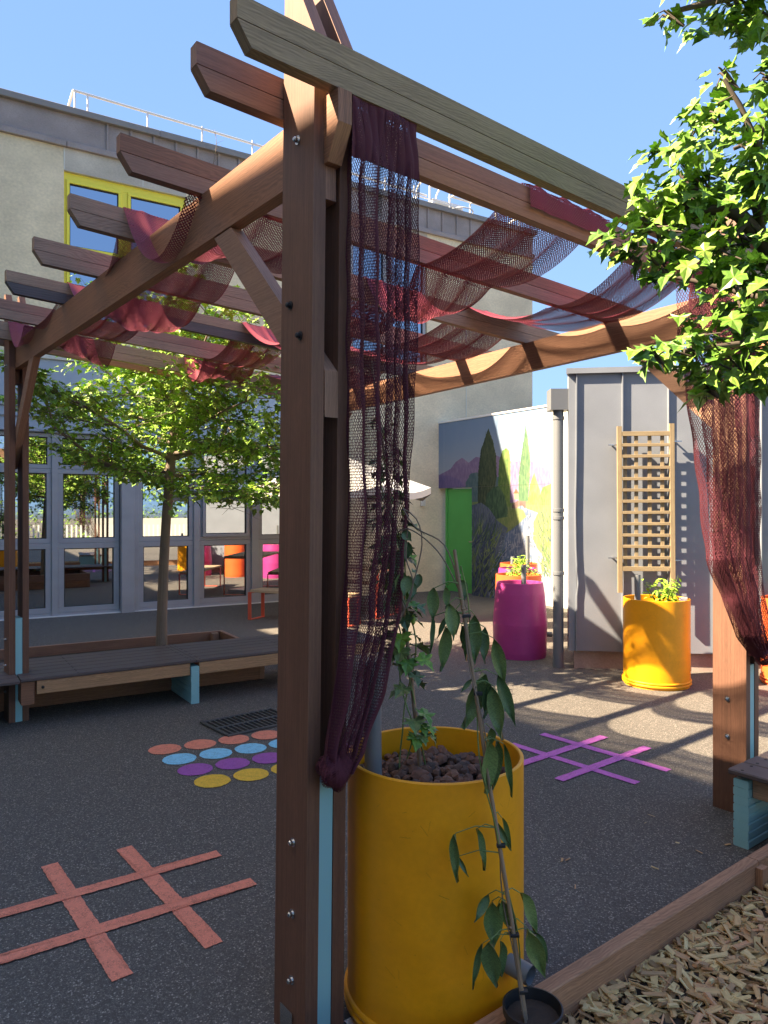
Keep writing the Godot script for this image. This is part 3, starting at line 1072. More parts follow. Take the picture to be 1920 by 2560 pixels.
	fill.call([0.824, 0.51, 0.829, 0.547, 0.869, 0.582, 0.913, 0.559, 0.918, 0.51], Color(0.62, 0.72, 0.34), Color(0.78, 0.82, 0.48), 0.9)
	fill.call([0.389, 0.50, 0.395, 0.703, 0.418, 0.815, 0.453, 0.876, 0.487, 0.933, 0.527, 0.863, 0.555, 0.779, 0.560, 0.668, 0.533, 0.558, 0.465, 0.48], Color(0.20, 0.30, 0.20), Color(0.42, 0.48, 0.30), 0.9)
	for i in 60:
		var h := r2.randf_range(0.53, 0.90)
		var mid := 0.474 + r2.randf_range(-1, 1) * 0.085 * (0.95 - h) / 0.4
		stroke.call(Vector2(mid, h - 0.05), Vector2(mid + r2.randf_range(-0.012, 0.016), h + 0.02), 0.1, 2.0, Color(0.24, 0.34, 0.22).lerp(Color(0.50, 0.54, 0.36), r2.randf()))
	for i in 40:
		var h := r2.randf_range(0.55, 0.86)
		var mid := 0.793 + r2.randf_range(-1, 1) * 0.04 * (0.93 - h) / 0.35
		stroke.call(Vector2(mid, h - 0.05), Vector2(mid + r2.randf_range(-0.008, 0.01), h + 0.02), 0.1, 1.6, Color(0.34, 0.55, 0.38).lerp(Color(0.64, 0.80, 0.52), r2.randf()))
	fill.call([0.711, 0.540, 0.711, 0.572, 0.743, 0.572, 0.743, 0.540], Color(0.88, 0.74, 0.55), Color(0.92, 0.84, 0.66), 0.6)
	fill.call([0.704, 0.570, 0.725, 0.595, 0.748, 0.570], Color(0.78, 0.40, 0.26), Color(0.86, 0.52, 0.34), 0.6)
	fill.call([0.737, 0.495, 0.768, 0.508, 0.819, 0.488, 0.898, 0.469, 0.869, 0.423, 0.859, 0.332, 0.898, 0.281, 1.0, 0.209, 1.0, 0.0, 0.335, 0.0, 0.577, 0.255, 0.632, 0.353, 0.748, 0.409, 0.809, 0.449, 0.784, 0.482], Color(0.50, 0.60, 0.78), Color(0.86, 0.88, 0.94), 1.6)
	fill.call([0.577, 0.400, 0.599, 0.441, 0.664, 0.482, 0.685, 0.489, 0.789, 0.475, 0.799, 0.455, 0.737, 0.429, 0.696, 0.395, 0.588, 0.386], Color(0.58, 0.70, 0.36), Color(0.76, 0.80, 0.46), 0.9)
	fill.call([0.690, 0.495, 0.696, 0.516, 0.737, 0.532, 0.799, 0.529, 0.812, 0.495, 0.794, 0.492, 0.779, 0.507, 0.743, 0.503, 0.727, 0.490], Color(0.56, 0.42, 0.40), Color(0.74, 0.60, 0.54), 0.9)
	fill.call([0.455, 0.510, 0.476, 0.573, 0.533, 0.607, 0.577, 0.613, 0.621, 0.571, 0.653, 0.496, 0.653, 0.448, 0.555, 0.434, 0.476, 0.461], Color(0.22, 0.40, 0.28), Color(0.42, 0.58, 0.38), 0.9)
	fill.call([0.335, 0.511, 0.418, 0.525, 0.487, 0.496, 0.566, 0.427, 0.653, 0.387, 0.632, 0.339, 0.588, 0.256, 0.510, 0.183, 0.487, 0.0, 0.335, 0.0], Color(0.34, 0.42, 0.54), Color(0.52, 0.58, 0.68), 0.9)
	for i in 190:
		var a := Vector2(r2.randf_range(0.335, 0.55), r2.randf_range(-0.02, 0.36))
		var b := a + Vector2(r2.randf_range(-0.07, 0.16), r2.randf_range(0.05, 0.17))
		if b.x - 0.335 > 0.36 - (b.y - 0.3) * 0.3:
			continue
		b.x = maxf(b.x, 0.34)
		stroke.call(a, b, r2.randf_range(-0.22, 0.22), r2.randf_range(1.4, 3.6), [Color(0.20, 0.27, 0.42), Color(0.36, 0.52, 0.32), Color(0.54, 0.66, 0.34), Color(0.66, 0.76, 0.44), Color(0.28, 0.36, 0.52)][r2.randi() % 5])
	for i in 150:
		var a := Vector2(r2.randf_range(0.93, 1.02), r2.randf_range(0.14, 0.42))
		stroke.call(a, a + Vector2(r2.randf_range(-0.08, 0.03), r2.randf_range(0.04, 0.13)), r2.randf_range(-0.2, 0.2), r2.randf_range(1.2, 3.2), [Color(0.72, 0.76, 0.40), Color(0.50, 0.64, 0.34), Color(0.38, 0.50, 0.46), Color(0.84, 0.84, 0.56)][r2.randi() % 4])
	for i in 90:
		var a := Vector2(r2.randf_range(0.56, 0.88), r2.randf_range(0.05, 0.36))
		stroke.call(a, a + Vector2(r2.randf_range(0.01, 0.04), r2.randf_range(-0.006, 0.006)), 0.1, 1.3, Color(0.56, 0.64, 0.82).lerp(Color(0.95, 0.96, 0.98), r2.randf()))
	# a wading bird, drawn in outline
	var ink := Color(0.45, 0.50, 0.58)
	for e in [[0.826, 0.462, 0.838, 0.452, 0.3], [0.838, 0.452, 0.826, 0.395, -0.2], [0.826, 0.395, 0.846, 0.355, 0.3], [0.846, 0.355, 0.872, 0.30, -0.2], [0.872, 0.30, 0.882, 0.272, 0.1], [0.835, 0.37, 0.838, 0.318, 0.3], [0.838, 0.318, 0.872, 0.282, 0.3], [0.845, 0.308, 0.846, 0.25, 0.0], [0.856, 0.302, 0.858, 0.245, 0.0], [0.826, 0.462, 0.806, 0.454, 0.0]]:
		stroke.call(Vector2(e[0], e[1]), Vector2(e[2], e[3]), e[4], 1.5, ink)
	for y in H:
		for x in W:
			var c := im.get_pixel(x, y)
			var g := c.get_luminance()
			im.set_pixel(x, y, c.lerp(Color(g, g, g), 0.08).lerp(Color(0.97, 0.97, 0.95), 0.06))
	return ImageTexture.create_from_image(im)

func mural_wall() -> void:
	var B := Basis(Vector3(0.575, 0, 0.818), Vector3.UP, Vector3(-0.818, 0, 0.575))
	var t := thing("mural_wall", "pale rendered wall painted with a landscape mural and fitted with a green door", "wall", v(1.115, 14.77, 0), B)
	var m := mat(lin(0.40, 0.40, 0.40), 0.85)
	m.albedo_texture = mural_tex()
	# painted face in three sheets round the door opening
	for e in [[0.17, 2.08, 3.0, 3.39], [1.0, 0.0, 3.0, 2.077], [0.0, 2.08, 0.168, 3.39]]:
		var st := nst()
		var W := 3.0
		var H := 3.39
		quad(st, Vector3(e[0], e[1], 0.004), Vector3(e[2], e[1], 0.004), Vector3(e[2], e[3], 0.004), Vector3(e[0], e[3], 0.004), Vector2(e[0] / W, 1 - e[1] / H), Vector2(e[2] / W, 1 - e[1] / H), Vector2(e[2] / W, 1 - e[3] / H), Vector2(e[0] / W, 1 - e[3] / H))
		obj(st, "mural", m, t)
	var st := nst()
	box2(st, Vector3(0.0, 2.08, -0.25), Vector3(3.9, 3.39, 0.0), 0.0)
	box2(st, Vector3(1.0, 0.0, -0.25), Vector3(3.9, 2.078, 0.0), 0.0)
	obj(st, "wall", M.cream, t)
	st = nst()
	box2(st, Vector3(-0.03, 3.392, -0.27), Vector3(3.92, 3.43, 0.02), 0.004)
	obj(st, "coping", M.white, t)
	st = nst()
	box2(st, Vector3(-0.035, 2.06, -0.05), Vector3(-0.003, 3.39, 0.02), 0.002)
	obj(st, "corner_trim", M.white, t)
	var d := Node3D.new()
	d.name = "door"
	t.add_child(d, true)
	st = nst()
	box2(st, Vector3(0.20, 0.02, -0.12), Vector3(0.97, 2.06, -0.07), 0.003)
	obj(st, "door_leaf", M.green, d)
	st = nst()
	box2(st, Vector3(0.15, 0.0, -0.20), Vector3(0.198, 2.078, -0.05), 0.0)
	box2(st, Vector3(0.972, 0.0, -0.20), Vector3(0.998, 2.078, -0.05), 0.0)
	obj(st, "door_frame", M.green, d)
	for y in [0.5, 1.15, 1.85]:
		st = nst()
		tube(st, [Vector3(0.205, y - 0.05, -0.062), Vector3(0.205, y + 0.05, -0.062)], [0.011], 8)
		obj(st, "hinge", M.green, d)
	st = nst()
	bx(st, Vector3(0.91, 1.02, -0.05), Vector3(0.09, 0.02, 0.025), 0.006)
	obj(st, "handle", M.steel, d)

# ---------------------------------------------------------------- metal clad block
func clad_block() -> void:
	var B := Basis(Vector3(0.9907, 0, 0.1361), Vector3.UP, Vector3(-0.1361, 0, 0.9907))
	var O := v(1.882, 7.395, 0)
	var t := thing("metal_clad_building", "low grey building clad in standing seam metal sheets on a pinkish plinth", "building", O, B)
	var Lx := 5.2
	var seams := [0.075, 0.525, 0.968, 1.402, 1.84, 2.28, 2.72, 3.16, 3.6, 4.04, 4.48, 4.92]
	var x0 := 0.0
	for i in seams.size() + 1:
		var x1: float = seams[i] if i < seams.size() else Lx
		var st := nst()
		box2(st, Vector3(x0, 0.19, -0.12), Vector3(x1 - 0.002, 3.0, rf(-0.003, 0.003)), 0.0)
		obj(st, "metal_sheet", M.clad, t)
		if i < seams.size():
			st = nst()
			if i == 0 or i == 1:
				# these two seams are dented above knee height
				var pts: Array = []
				for e in [[0.19, 0.0], [0.75, 0.0], [0.88, 0.014], [1.0, 0.004], [1.25, -0.008], [1.6, -0.012], [2.2, -0.003], [3.0, 0.0]]:
					pts.append(Vector3(x1 + e[1] * (1.0 if i == 0 else 0.3), e[0], 0.014))
				for k in pts.size() - 1:
					lumber(st, pts[k], pts[k + 1], Vector3.BACK, 0.010, 0.034, 0.0)
			else:
				bx(st, Vector3(x1, 1.595, 0.014), Vector3(0.010, 2.81, 0.034), 0.002)
			obj(st, "seam", M.clad, t)
		x0 = x1 + 0.002
	# side wall running back
	var st: SurfaceTool
	st = nst()
	prism(st, PackedVector2Array([Vector2(0, 0), Vector2(Lx, 0), Vector2(Lx, -5.2), Vector2(1.0, -5.2)]), Vector3(0.001, 0.19, -0.121), Vector3.RIGHT, Vector3.BACK, Vector3(0, 2.81, 0))
	obj(st, "side_wall", M.clad, t)
	st = nst()
	prism(st, PackedVector2Array([Vector2(0.06, -0.06), Vector2(Lx - 0.05, -0.06), Vector2(Lx - 0.05, -5.2), Vector2(1.03, -5.2)]), Vector3(0, 0, 0), Vector3.RIGHT, Vector3.BACK, Vector3(0, 0.188, 0))
	obj(st, "plinth", M.plinth, t)
	st = nst()
	prism(st, PackedVector2Array([Vector2(-0.03, 0.045), Vector2(Lx, 0.045), Vector2(Lx, -5.2), Vector2(0.97, -5.2)]), Vector3(0, 3.002, 0), Vector3.RIGHT, Vector3.BACK, Vector3(0, 0.055, 0))
	obj(st, "roof_edge", M.clad, t)
	# scratches and a notice of wear stay out; a downpipe with its hopper stands at the corner
	var p := thing("downpipe", "grey downpipe with a square hopper head at the corner of the metal clad building", "drainpipe", v(1.80, 7.50, 0))
	st = nst()
	tube(st, [Vector3(0, 0, 0), Vector3(0, 2.66, 0)], [0.054], 16)
	obj(st, "pipe", M.pipe, p)
	for y in [0.95, 1.52, 1.6, 2.55]:
		st = nst()
		lathe(st, [Vector2(0.054, y), Vector2(0.061, y + 0.002), Vector2(0.061, y + 0.035), Vector2(0.054, y + 0.037)], 16)
		obj(st, "collar", M.pipe, p)
	st = nst()
	box2(st, Vector3(-0.10, 2.645, -0.09), Vector3(0.10, 2.86, 0.09), 0.004)
	obj(st, "hopper", M.pipe, p)
	# trellis fixed to the sheets
	var tr := thing("wall_trellis", "tall weathered wooden trellis fixed to the grey metal wall behind the yellow barrel", "trellis", O, B)
	var lx := 0.475
	var rx := 0.985
	st = nst()
	lumber(st, Vector3(lx + 0.008, 0.80, 0.12), Vector3(lx, 2.45, 0.12), Vector3.BACK, 0.045, 0.04, 0.003)
	obj(st, "side_post", M.pine, tr)
	st = nst()
	lumber(st, Vector3(rx, 0.62, 0.12), Vector3(rx - 0.012, 2.47, 0.12), Vector3.BACK, 0.048, 0.04, 0.003)
	obj(st, "side_post", M.pine, tr)
	for k in 13:
		st = nst()
		var y := 2.375 - k * 0.1115
		var big := k == 0 or k == 12
		lumber(st, Vector3(lx + 0.026, y, 0.13), Vector3(rx - 0.034, y + rf(-0.003, 0.003), 0.13), Vector3.BACK, 0.045 if big else 0.030, 0.018, 0.002)
		obj(st, "rung", M.pine, tr)
	for e in [0.06, 0.167, 0.295, 0.415]:
		st = nst()
		lumber(st, Vector3(lx + e, 1.03, 0.112), Vector3(lx + e - 0.004, 2.365, 0.112), Vector3.BACK, 0.036, 0.016, 0.002)
		obj(st, "upright_slat", M.pine, tr)
	for e in [[lx - 0.05, 2.27], [rx + 0.05, 2.30], [lx - 0.05, 1.14], [rx + 0.05, 1.12]]:
		st = nst()
		box2(st, Vector3(e[0] - 0.045, e[1] - 0.006, 0.045), Vector3(e[0] + 0.045, e[1] + 0.006, 0.075), 0.002)
		box2(st, Vector3(e[0] - 0.006, e[1] - 0.006, 0.0), Vector3(e[0] + 0.006, e[1] + 0.006, 0.044), 0.0)
		obj(st, "bracket", M.steel, tr)

# ---------------------------------------------------------------- barrels cut from tube, planted
func barrel(at: Vector3, m: Material, label: String, R: float, H: float, taper: float, pipe_at: Vector3, outlet: float) -> Node3D:
	var t := thing("planter_barrel", label, "planter", at, Basis.IDENTITY, "tall round planters cut from plastic tube")
	var st := nst()
	lathe(st, [Vector2(R * 0.98, 0.0), Vector2(R * 1.0, 0.06), Vector2(R * (1.0 + taper * 0.2), H * 0.45), Vector2(R * (1.0 - taper * 0.5), H * 0.85), Vector2(R * (1.0 - taper), H - 0.003), Vector2(R * (1.0 - taper) - 0.004, H), Vector2(R * (1.0 - taper) - 0.010, H), Vector2(R * (1.0 - taper) - 0.013, H - 0.003), Vector2(R * (1.0 - taper) - 0.013, H - 0.2)], 64)
	obj(st, "drum", m, t)
	for e in [[0.03, 0.012], [0.055, 0.006]]:
		if taper > 0.02:
			continue
		st = nst()
		var prof: Array = []
		for k in 7:
			var a := -PI * 0.5 + PI * k / 6.0
			prof.append(Vector2(R + 0.001 + 0.011 * cos(a), e[0] + 0.012 * sin(a)))
		lathe(st, prof, 64)
		obj(st, "base_ring", m, t)
	st = nst()
	lathe(st, [Vector2(R * (1.0 - taper) - 0.014, H - 0.12), Vector2(R * 0.5, H - 0.095), Vector2(0, H - 0.10)], 32)
	obj(st, "soil", M.soil, t)
	st = nst()
	tube(st, [Vector3(pipe_at.x, H - 0.15, pipe_at.z), Vector3(pipe_at.x + rf(-0.01, 0.01), H + pipe_at.y, pipe_at.z)], [0.028], 14, false)
	tube(st, [Vector3(pipe_at.x, H - 0.15, pipe_at.z), Vector3(pipe_at.x, H + pipe_at.y - 0.0005, pipe_at.z)], [0.024], 14, false)
	obj(st, "watering_pipe", M.tube, t)
	st = nst()
	var d := Vector3(cos(outlet), 0, -sin(outlet))
	tube(st, [d * (R - 0.02) + Vector3(0, 0.235, 0), d * (R + 0.075) + Vector3(0, 0.228, 0)], [0.029], 16, false)
	tube(st, [d * (R - 0.02) + Vector3(0, 0.235, 0), d * (R + 0.075) + Vector3(0, 0.228, 0)], [0.025], 16, false)
	obj(st, "outlet_pipe", M.tube, t)
	return t

func leaf_mesh(lobes: bool, curl: float) -> ArrayMesh:
	# about one unit long from the stalk at the origin along +z, lying in the xz plane
	var st := nst()
	var out: Array[Vector2] = []
	if lobes:
		var half := [Vector2(0.0, 0.02), Vector2(0.20, -0.05), Vector2(0.46, 0.10), Vector2(0.34, 0.24), Vector2(0.54, 0.50), Vector2(0.40, 0.54), Vector2(0.26, 0.52), Vector2(0.23, 0.72), Vector2(0.09, 0.82), Vector2(0.0, 1.0)]
		for p in half:
			out.append(p)
		for i in range(half.size() - 2, 0, -1):
			out.append(Vector2(-half[i].x, half[i].y))
	else:
		var half := [Vector2(0, 0), Vector2(0.14, 0.15), Vector2(0.22, 0.4), Vector2(0.19, 0.65), Vector2(0.08, 0.88), Vector2(0, 1.0)]
		for p in half:
			out.append(p)
		for i in range(half.size() - 2, 0, -1):
			out.append(Vector2(-half[i].x, half[i].y))
	var lift := func(p: Vector2) -> Vector3:
		return Vector3(p.x, absf(p.x) * 0.28 - curl * p.y * p.y + 0.05 * sin(p.x * 9.0 + p.y * 5.0), p.y)
	var c := Vector2(0, 0.38)
	for i in out.size():
		tri(st, lift.call(c), lift.call(out[(i + 1) % out.size()]), lift.call(out[i]), c, out[(i + 1) % out.size()], out[i])
	return to_mesh(st)

func blade_mesh(curl: float, cup: float) -> ArrayMesh:
	# long pointed leaf: unit length along +z, unit width, drooping by curl
	var st := nst()
	st.set_smooth_group(1)
	var n := 7
	var prof := [0.03, 0.34, 0.47, 0.50, 0.44, 0.30, 0.12, 0.0]
	for i in n:
		for side in [-1.0, 1.0]:
			var p := func(k: int, e: float) -> Vector3:
				var z := k / 7.0
				return Vector3(e * side * prof[k], e * cup - curl * z * z + 0.03 * sin(z * 9.0) * e, z - curl * curl * 0.2 * z * z)
			var a: Vector3 = p.call(i, 0.0)
			var b: Vector3 = p.call(i, 1.0)
			var c: Vector3 = p.call(i + 1, 1.0)
			var d: Vector3 = p.call(i + 1, 0.0)
			if side > 0.0:
				quad(st, a, d, c, b)
			else:
				quad(st, a, b, c, d)
	return to_mesh(st)

func aim(at: Vector3, dir: Vector3, up: Vector3, w: float, l: float) -> Transform3D:
	var z := dir.normalized()
	var x := up.cross(z).normalized()
	if x.length() < 0.5:
		x = Vector3.RIGHT
	var y := z.cross(x)
	return Transform3D(Basis(x * w, y * (w + l) * 0.5, z * l), at)

func multi(mesh: Mesh, xf: Array, cols: Array, called: String, m: Material, parent: Node = null) -> MultiMeshInstance3D:
	var mm := MultiMesh.new()
	mm.transform_format = MultiMesh.TRANSFORM_3D
	mm.use_colors = true
	mm.mesh = mesh
	mm.instance_count = xf.size()
	for i in xf.size():
		mm.set_instance_transform(i, xf[i])
		mm.set_instance_color(i, cols[i])
	var o := MultiMeshInstance3D.new()
	o.multimesh = mm
	o.material_override = m
	o.set_meta("kind", "stuff")
	if parent == null:
		o.name = numbered(called)
		add_child(o)
	else:
		o.name = called
		parent.add_child(o, true)
	return o

func small_plant(at: Vector3, h: float, n: int, label: String) -> void:
	var t := thing("tomato_plant", label, "plant", at, Basis.IDENTITY, "young plants growing in the barrels")
	var st := nst()
	var xf: Array = []
	var cols: Array = []
	for k in n + 3:
		var a := rf(0, TAU)
		var r := rf(0.02, 0.21)
		var top := Vector3(cos(a) * r, h * rf(0.45, 1.0) * (1.15 - r * 2.0), sin(a) * r)
		var base := Vector3(cos(a) * r * 0.3, 0, sin(a) * r * 0.3)
		tube(st, [base, base.lerp(top, 0.6) + Vector3(0, 0.03, 0), top], [0.004, 0.003, 0.0015], 4)
		for j in 13:
			var f := rf(0.3, 1.05)
			var d := Vector3(rf(-1, 1), rf(-0.5, 0.5), rf(-1, 1)).normalized()
			var l := rf(0.045, 0.085)
			xf.append(aim(base.lerp(top, f) + d * 0.02, d, Vector3.UP, l * 0.95, l))
			var g := rf(0.8, 1.5)
			cols.append(Color(g, g * rf(0.9, 1.1), g * 0.9))
	obj(st, "stem", M.vine1, t)
	multi(leaf_mesh(false, 0.3), xf, cols, "foliage", M.leaf, t)

func rock_mesh(sd: int) -> ArrayMesh:
	var r := RandomNumberGenerator.new()
	r.seed = sd
	var st := nst()
	var P: Array[Vector3] = []
	var rings := 4
	var segs := 6
	P.append(Vector3(0, 0.9, 0))
	for j in rings - 1:
		for k in segs:
			var th := PI * (j + 1) / rings
			var a := TAU * (k + r.randf_range(-0.25, 0.25)) / segs
			P.append(Vector3(sin(th) * cos(a), cos(th) * 0.8, sin(th) * sin(a)) * r.randf_range(0.72, 1.18))
	P.append(Vector3(0, -0.8, 0))
	for k in segs:
		var k1 := (k + 1) % segs
		tri(st, P[0], P[1 + k1], P[1 + k])
		for j in rings - 2:
			var a := 1 + j * segs
			quad(st, P[a + k], P[a + k1], P[a + segs + k1], P[a + segs + k])
		var e := 1 + (rings - 2) * segs
		tri(st, P[P.size() - 1], P[e + k], P[e + k1])
	return to_mesh(st)

var clematis: Node3D
var blades: Array = []
func lf(bxx: float, by: float, bd: float, tx: float, ty: float, td: float, w: float) -> void:
	var a := v(bxx, bd, by)
	var b := v(tx, td, ty)
	var d := b - a
	var up := Vector3(rf(-0.6, 0.6), 0.35, 1.0)
	if absf(d.normalized().dot(up.normalized())) > 0.9:
		up = Vector3(0, 1, 0)
	var o := put(blades[rng.randi() % blades.size()], "leaf", M["vine%d" % (rng.randi() % 3)], clematis)
	o.transform = aim(a, d, up, w * 1.25, d.length() * 1.2)
	var st := nst()
	var c := v(lerpf(0.394, 0.215, clampf((by - 0.1) / 1.35, 0, 1)), lerpf(2.01, 2.11, clampf(by / 1.45, 0, 1)), by + 0.012)
	if (c - a).length() < 0.17:
		tube(st, [c, (c + a) * 0.5 + Vector3(0, 0.012, 0), a], [0.0022, 0.0016, 0.0012], 4)
		obj(st, "leaf_stalk", M.vine1, clematis)

func near_planting() -> void:
	var at := v(0.168, 2.395, 0)
	var t := barrel(at, M.amber, "big yellow barrel filled with lava stones beside the near pergola post", 0.288, 0.81, 0.0, Vector3(-0.20, 0.30, 0.05), -0.75)
	# lava stones, each its own part
	var rocks: Array = []
	for k in 6:
		rocks.append(rock_mesh(100 + k))
	var placed: Array[Vector3] = []
	var tries := 0
	while placed.size() < 230 and tries < 20000:
		tries += 1
		var a := rf(0, TAU)
		var r := sqrt(rng.randf()) * 0.255
		var p := Vector3(cos(a) * r, 0, sin(a) * r)
		if (p - Vector3(-0.20, 0, 0.05)).length() < 0.042:
			continue
		var ok := true
		for q in placed:
			if Vector2(p.x - q.x, p.z - q.z).length() < q.y * 0.0 + 0.024:
				ok = false
				break
		if ok:
			placed.append(p)
	for p in placed:
		var s := rf(0.013, 0.025)
		var o := put(rocks[rng.randi() % 6], "lava_stone", M["lava%d" % (rng.randi() % 4)], t)
		var b := Basis.from_euler(Vector3(rf(-0.5, 0.5), rf(0, TAU), rf(-0.5, 0.5))) * Basis.from_scale(Vector3(rf(0.9, 1.5), rf(0.8, 1.1), rf(0.8, 1.2)) * s)
		o.transform = Transform3D(b, Vector3(p.x, 0.712 + rf(-0.004, 0.020) + (0.02 if p.length() < 0.15 else 0.0), p.z))
	# passion vine on a cane in the barrel
	var pv := thing("passion_vine", "young passion vine with lobed leaves climbing a bamboo cane in the big yellow barrel", "plant", v(0.126, 2.42, 0.70))
	var st := nst()
	var cane: Array = [Vector3(0, 0, 0), Vector3(-0.04, 0.4, -0.02), Vector3(-0.09, 0.8, -0.05), Vector3(-0.125, 1.1, -0.07), Vector3(-0.17, 1.42, -0.09)]
	tube(st, cane, [0.0075, 0.007, 0.006, 0.005, 0.004], 8)
	for y in [0.17, 0.42, 0.67, 0.93]:
		lathe(st, [Vector2(0.0072, -0.004), Vector2(0.0092, 0.0), Vector2(0.0072, 0.004)], 8, Vector3(-0.105 * y, y, -0.06 * y))
	obj(st, "cane", M.cane, pv)
	for ph in [0.0, 2.3, 4.2]:
		st = nst()
		var pts: Array = []
		for k in 26:
			var y := 0.02 + k * 0.045
			if ph > 4.0 and y > 0.75:
				break
			var rr := 0.014 + 0.022 * absf(sin(y * 5.0 + ph))
			pts.append(Vector3(-0.108 * y + rr * cos(y * 9.0 + ph) - (0.05 * (1.0 - y * 2.0) if y < 0.5 and ph > 2.0 else 0.0), y, -0.06 * y + rr * sin(y * 9.0 + ph)))
		tube(st, pts, [0.0028], 5)
		obj(st, "stem", M.vine1, pv)
	var pm := leaf_mesh(true, 0.35)
	for k in 120:
		var y := rf(0.16, 1.12) if k < 100 else rf(0.75, 1.25)
		var a := rf(0, TAU)
		var d := Vector3(cos(a), rf(-0.8, 0.1), sin(a))
		var l := rf(0.04, 0.075) * (1.0 if y < 0.9 else 0.65)
		var o := put(pm, "leaf", M["leaf%d" % [2, 0, 2, 1][rng.randi() % 4]] if k % 3 == 0 else M["vine%d" % (k % 3)], pv)
		o.transform = aim(Vector3(-0.108 * y, y, -0.06 * y) + d * rf(0.015, 0.05), d, Vector3(rf(-0.4, 0.4), 1, rf(-0.4, 0.4)), l * 1.1, l)
	for y in [0.83, 0.88, 0.52]:
		st = nst()
		lathe(st, [Vector2(0, 0.0), Vector2(0.008, 0.012), Vector2(0.0075, 0.028), Vector2(0, 0.042)], 8, Vector3(-0.09 * y + 0.018, y, 0.0))
		obj(st, "flower_bud", M.leaf3, pv)
	# climber in the black pot, tied to a cane that leans over the barrel
	clematis = thing("potted_climber", "climbing plant with long drooping leaves tied to a cane in a small black pot", "potted plant", Vector3.ZERO)
	var pb := v(0.415, 2.025, 0.05)
	st = nst()
	lathe(st, [Vector2(0.058, 0.0), Vector2(0.078, 0.152), Vector2(0.083, 0.152), Vector2(0.084, 0.172), Vector2(0.079, 0.173), Vector2(0.075, 0.15), Vector2(0.070, 0.10)], 36, pb)
	obj(st, "pot", M.black, clematis)
	st = nst()
	lathe(st, [Vector2(0.074, 0.142), Vector2(0.03, 0.148), Vector2(0, 0.146)], 18, pb)
	obj(st, "potting_soil", M.soil, clematis)
	st = nst()
	var c0 := v(0.405, 2.0, 0.10)
	var c1 := v(0.302, 2.062, 0.81)
	var c2 := v(0.205, 2.115, 1.49)
	tube(st, [c0, c0.lerp(c1, 0.5) + Vector3(0.004, 0, 0), c1, c1.lerp(c2, 0.5), c2], [0.0066, 0.0063, 0.006, 0.0056, 0.005], 8)
	for k in 6:
		var y := 0.22 + k * 0.22
		var p := c0.lerp(c1, (y - 0.1) / 0.71) if y < 0.81 else c1.lerp(c2, (y - 0.81) / 0.68)
		lathe(st, [Vector2(0.0055, -0.004), Vector2(0.0076, 0.0), Vector2(0.0055, 0.004)], 8, p)
	obj(st, "cane", M.cane, clematis)
	for ph in [0.4, 3.0]:
		st = nst()
		var pts: Array = []
		for k in 27:
			var y := 0.17 + k * 0.049
			var p := c0.lerp(c1, (y - 0.1) / 0.71) if y < 0.81 else c1.lerp(c2, (y - 0.81) / 0.68)
			pts.append(p + Vector3(cos(y * 7.0 + ph), 0, sin(y * 7.0 + ph)) * (0.011 + 0.008 * sin(y * 13.0 + ph)))
		tube(st, pts, [0.0042 if ph < 1 else 0.0028, 0.0036 if ph < 1 else 0.0026, 0.003, 0.0024, 0.002], 6)
		obj(st, "stem", M.bark if ph < 1 else M.vine1, clematis)
	# the tip arches over to the other cane, and tendrils hang from the arch
	for e in [[v(0.226, 2.105, 1.36), v(0.18, 2.15, 1.50), v(0.10, 2.23, 1.55), v(0.06, 2.28, 1.61)], [v(0.24, 2.10, 1.32), v(0.17, 2.16, 1.47), v(0.085, 2.25, 1.545), v(0.04, 2.3, 1.535)], [v(0.06, 2.28, 1.61), v(0.10, 2.26, 1.58), v(0.118, 2.25, 1.50), v(0.085, 2.25, 1.36), v(0.05, 2.27, 1.26)], [v(0.075, 2.26, 1.55), v(0.068, 2.26, 1.46), v(0.09, 2.25, 1.38), v(0.07, 2.26, 1.30)]]:
		st = nst()
		var cv := Curve3D.new()
		for i in e.size():
			var dd: Vector3 = (e[mini(i + 1, e.size() - 1)] - e[maxi(i - 1, 0)]) * 0.17
			cv.add_point(e[i], -dd, dd)
		var pts: Array = []
		for k in 15:
			pts.append(cv.sample_baked(cv.get_baked_length() * k / 14.0, true))
		tube(st, pts, [0.0026, 0.0022], 5)
		obj(st, "stem", M.bark, clematis)
	for y in [0.66, 0.42, 0.27, 1.08, 1.30]:
		st = nst()
		var p := c0.lerp(c1, (y - 0.1) / 0.71) if y < 0.81 else c1.lerp(c2, (y - 0.81) / 0.68)
		bx(st, p + Vector3(0.006, 0, 0.002), Vector3(0.024, 0.009, 0.015), 0.001)
		obj(st, "tie", M.black, clematis)
	for e in [[0.9, 0.85], [0.6, 1.15], [1.15, 0.7], [0.75, 1.5]]:
		blades.append(blade_mesh(e[1] * 0.25, 0.12 + 0.1 * e[0]))
	lf(0.147, 1.380, 2.105, 0.140, 1.298, 2.088, 0.030)
	lf(0.137, 1.296, 2.106, 0.138, 1.208, 2.088, 0.013)
	lf(0.178, 1.380, 2.130, 0.182, 1.326, 2.128, 0.020)
	lf(0.185, 1.335, 2.086, 0.197, 1.252, 2.061, 0.030)
	lf(0.207, 1.317, 2.100, 0.208, 1.257, 2.093, 0.017)
	lf(0.180, 1.290, 2.146, 0.160, 1.238, 2.132, 0.013)
	lf(0.179, 1.262, 2.133, 0.173, 1.151, 2.119, 0.033)
	lf(0.225, 1.400, 2.133, 0.237, 1.351, 2.128, 0.026)
	lf(0.267, 1.297, 2.123, 0.262, 1.178, 2.097, 0.035)
	lf(0.297, 1.262, 2.113, 0.288, 1.179, 2.090, 0.026)
	lf(0.226, 1.268, 2.123, 0.234, 1.210, 2.121, 0.022)
	lf(0.245, 1.276, 2.129, 0.237, 1.183, 2.112, 0.018)
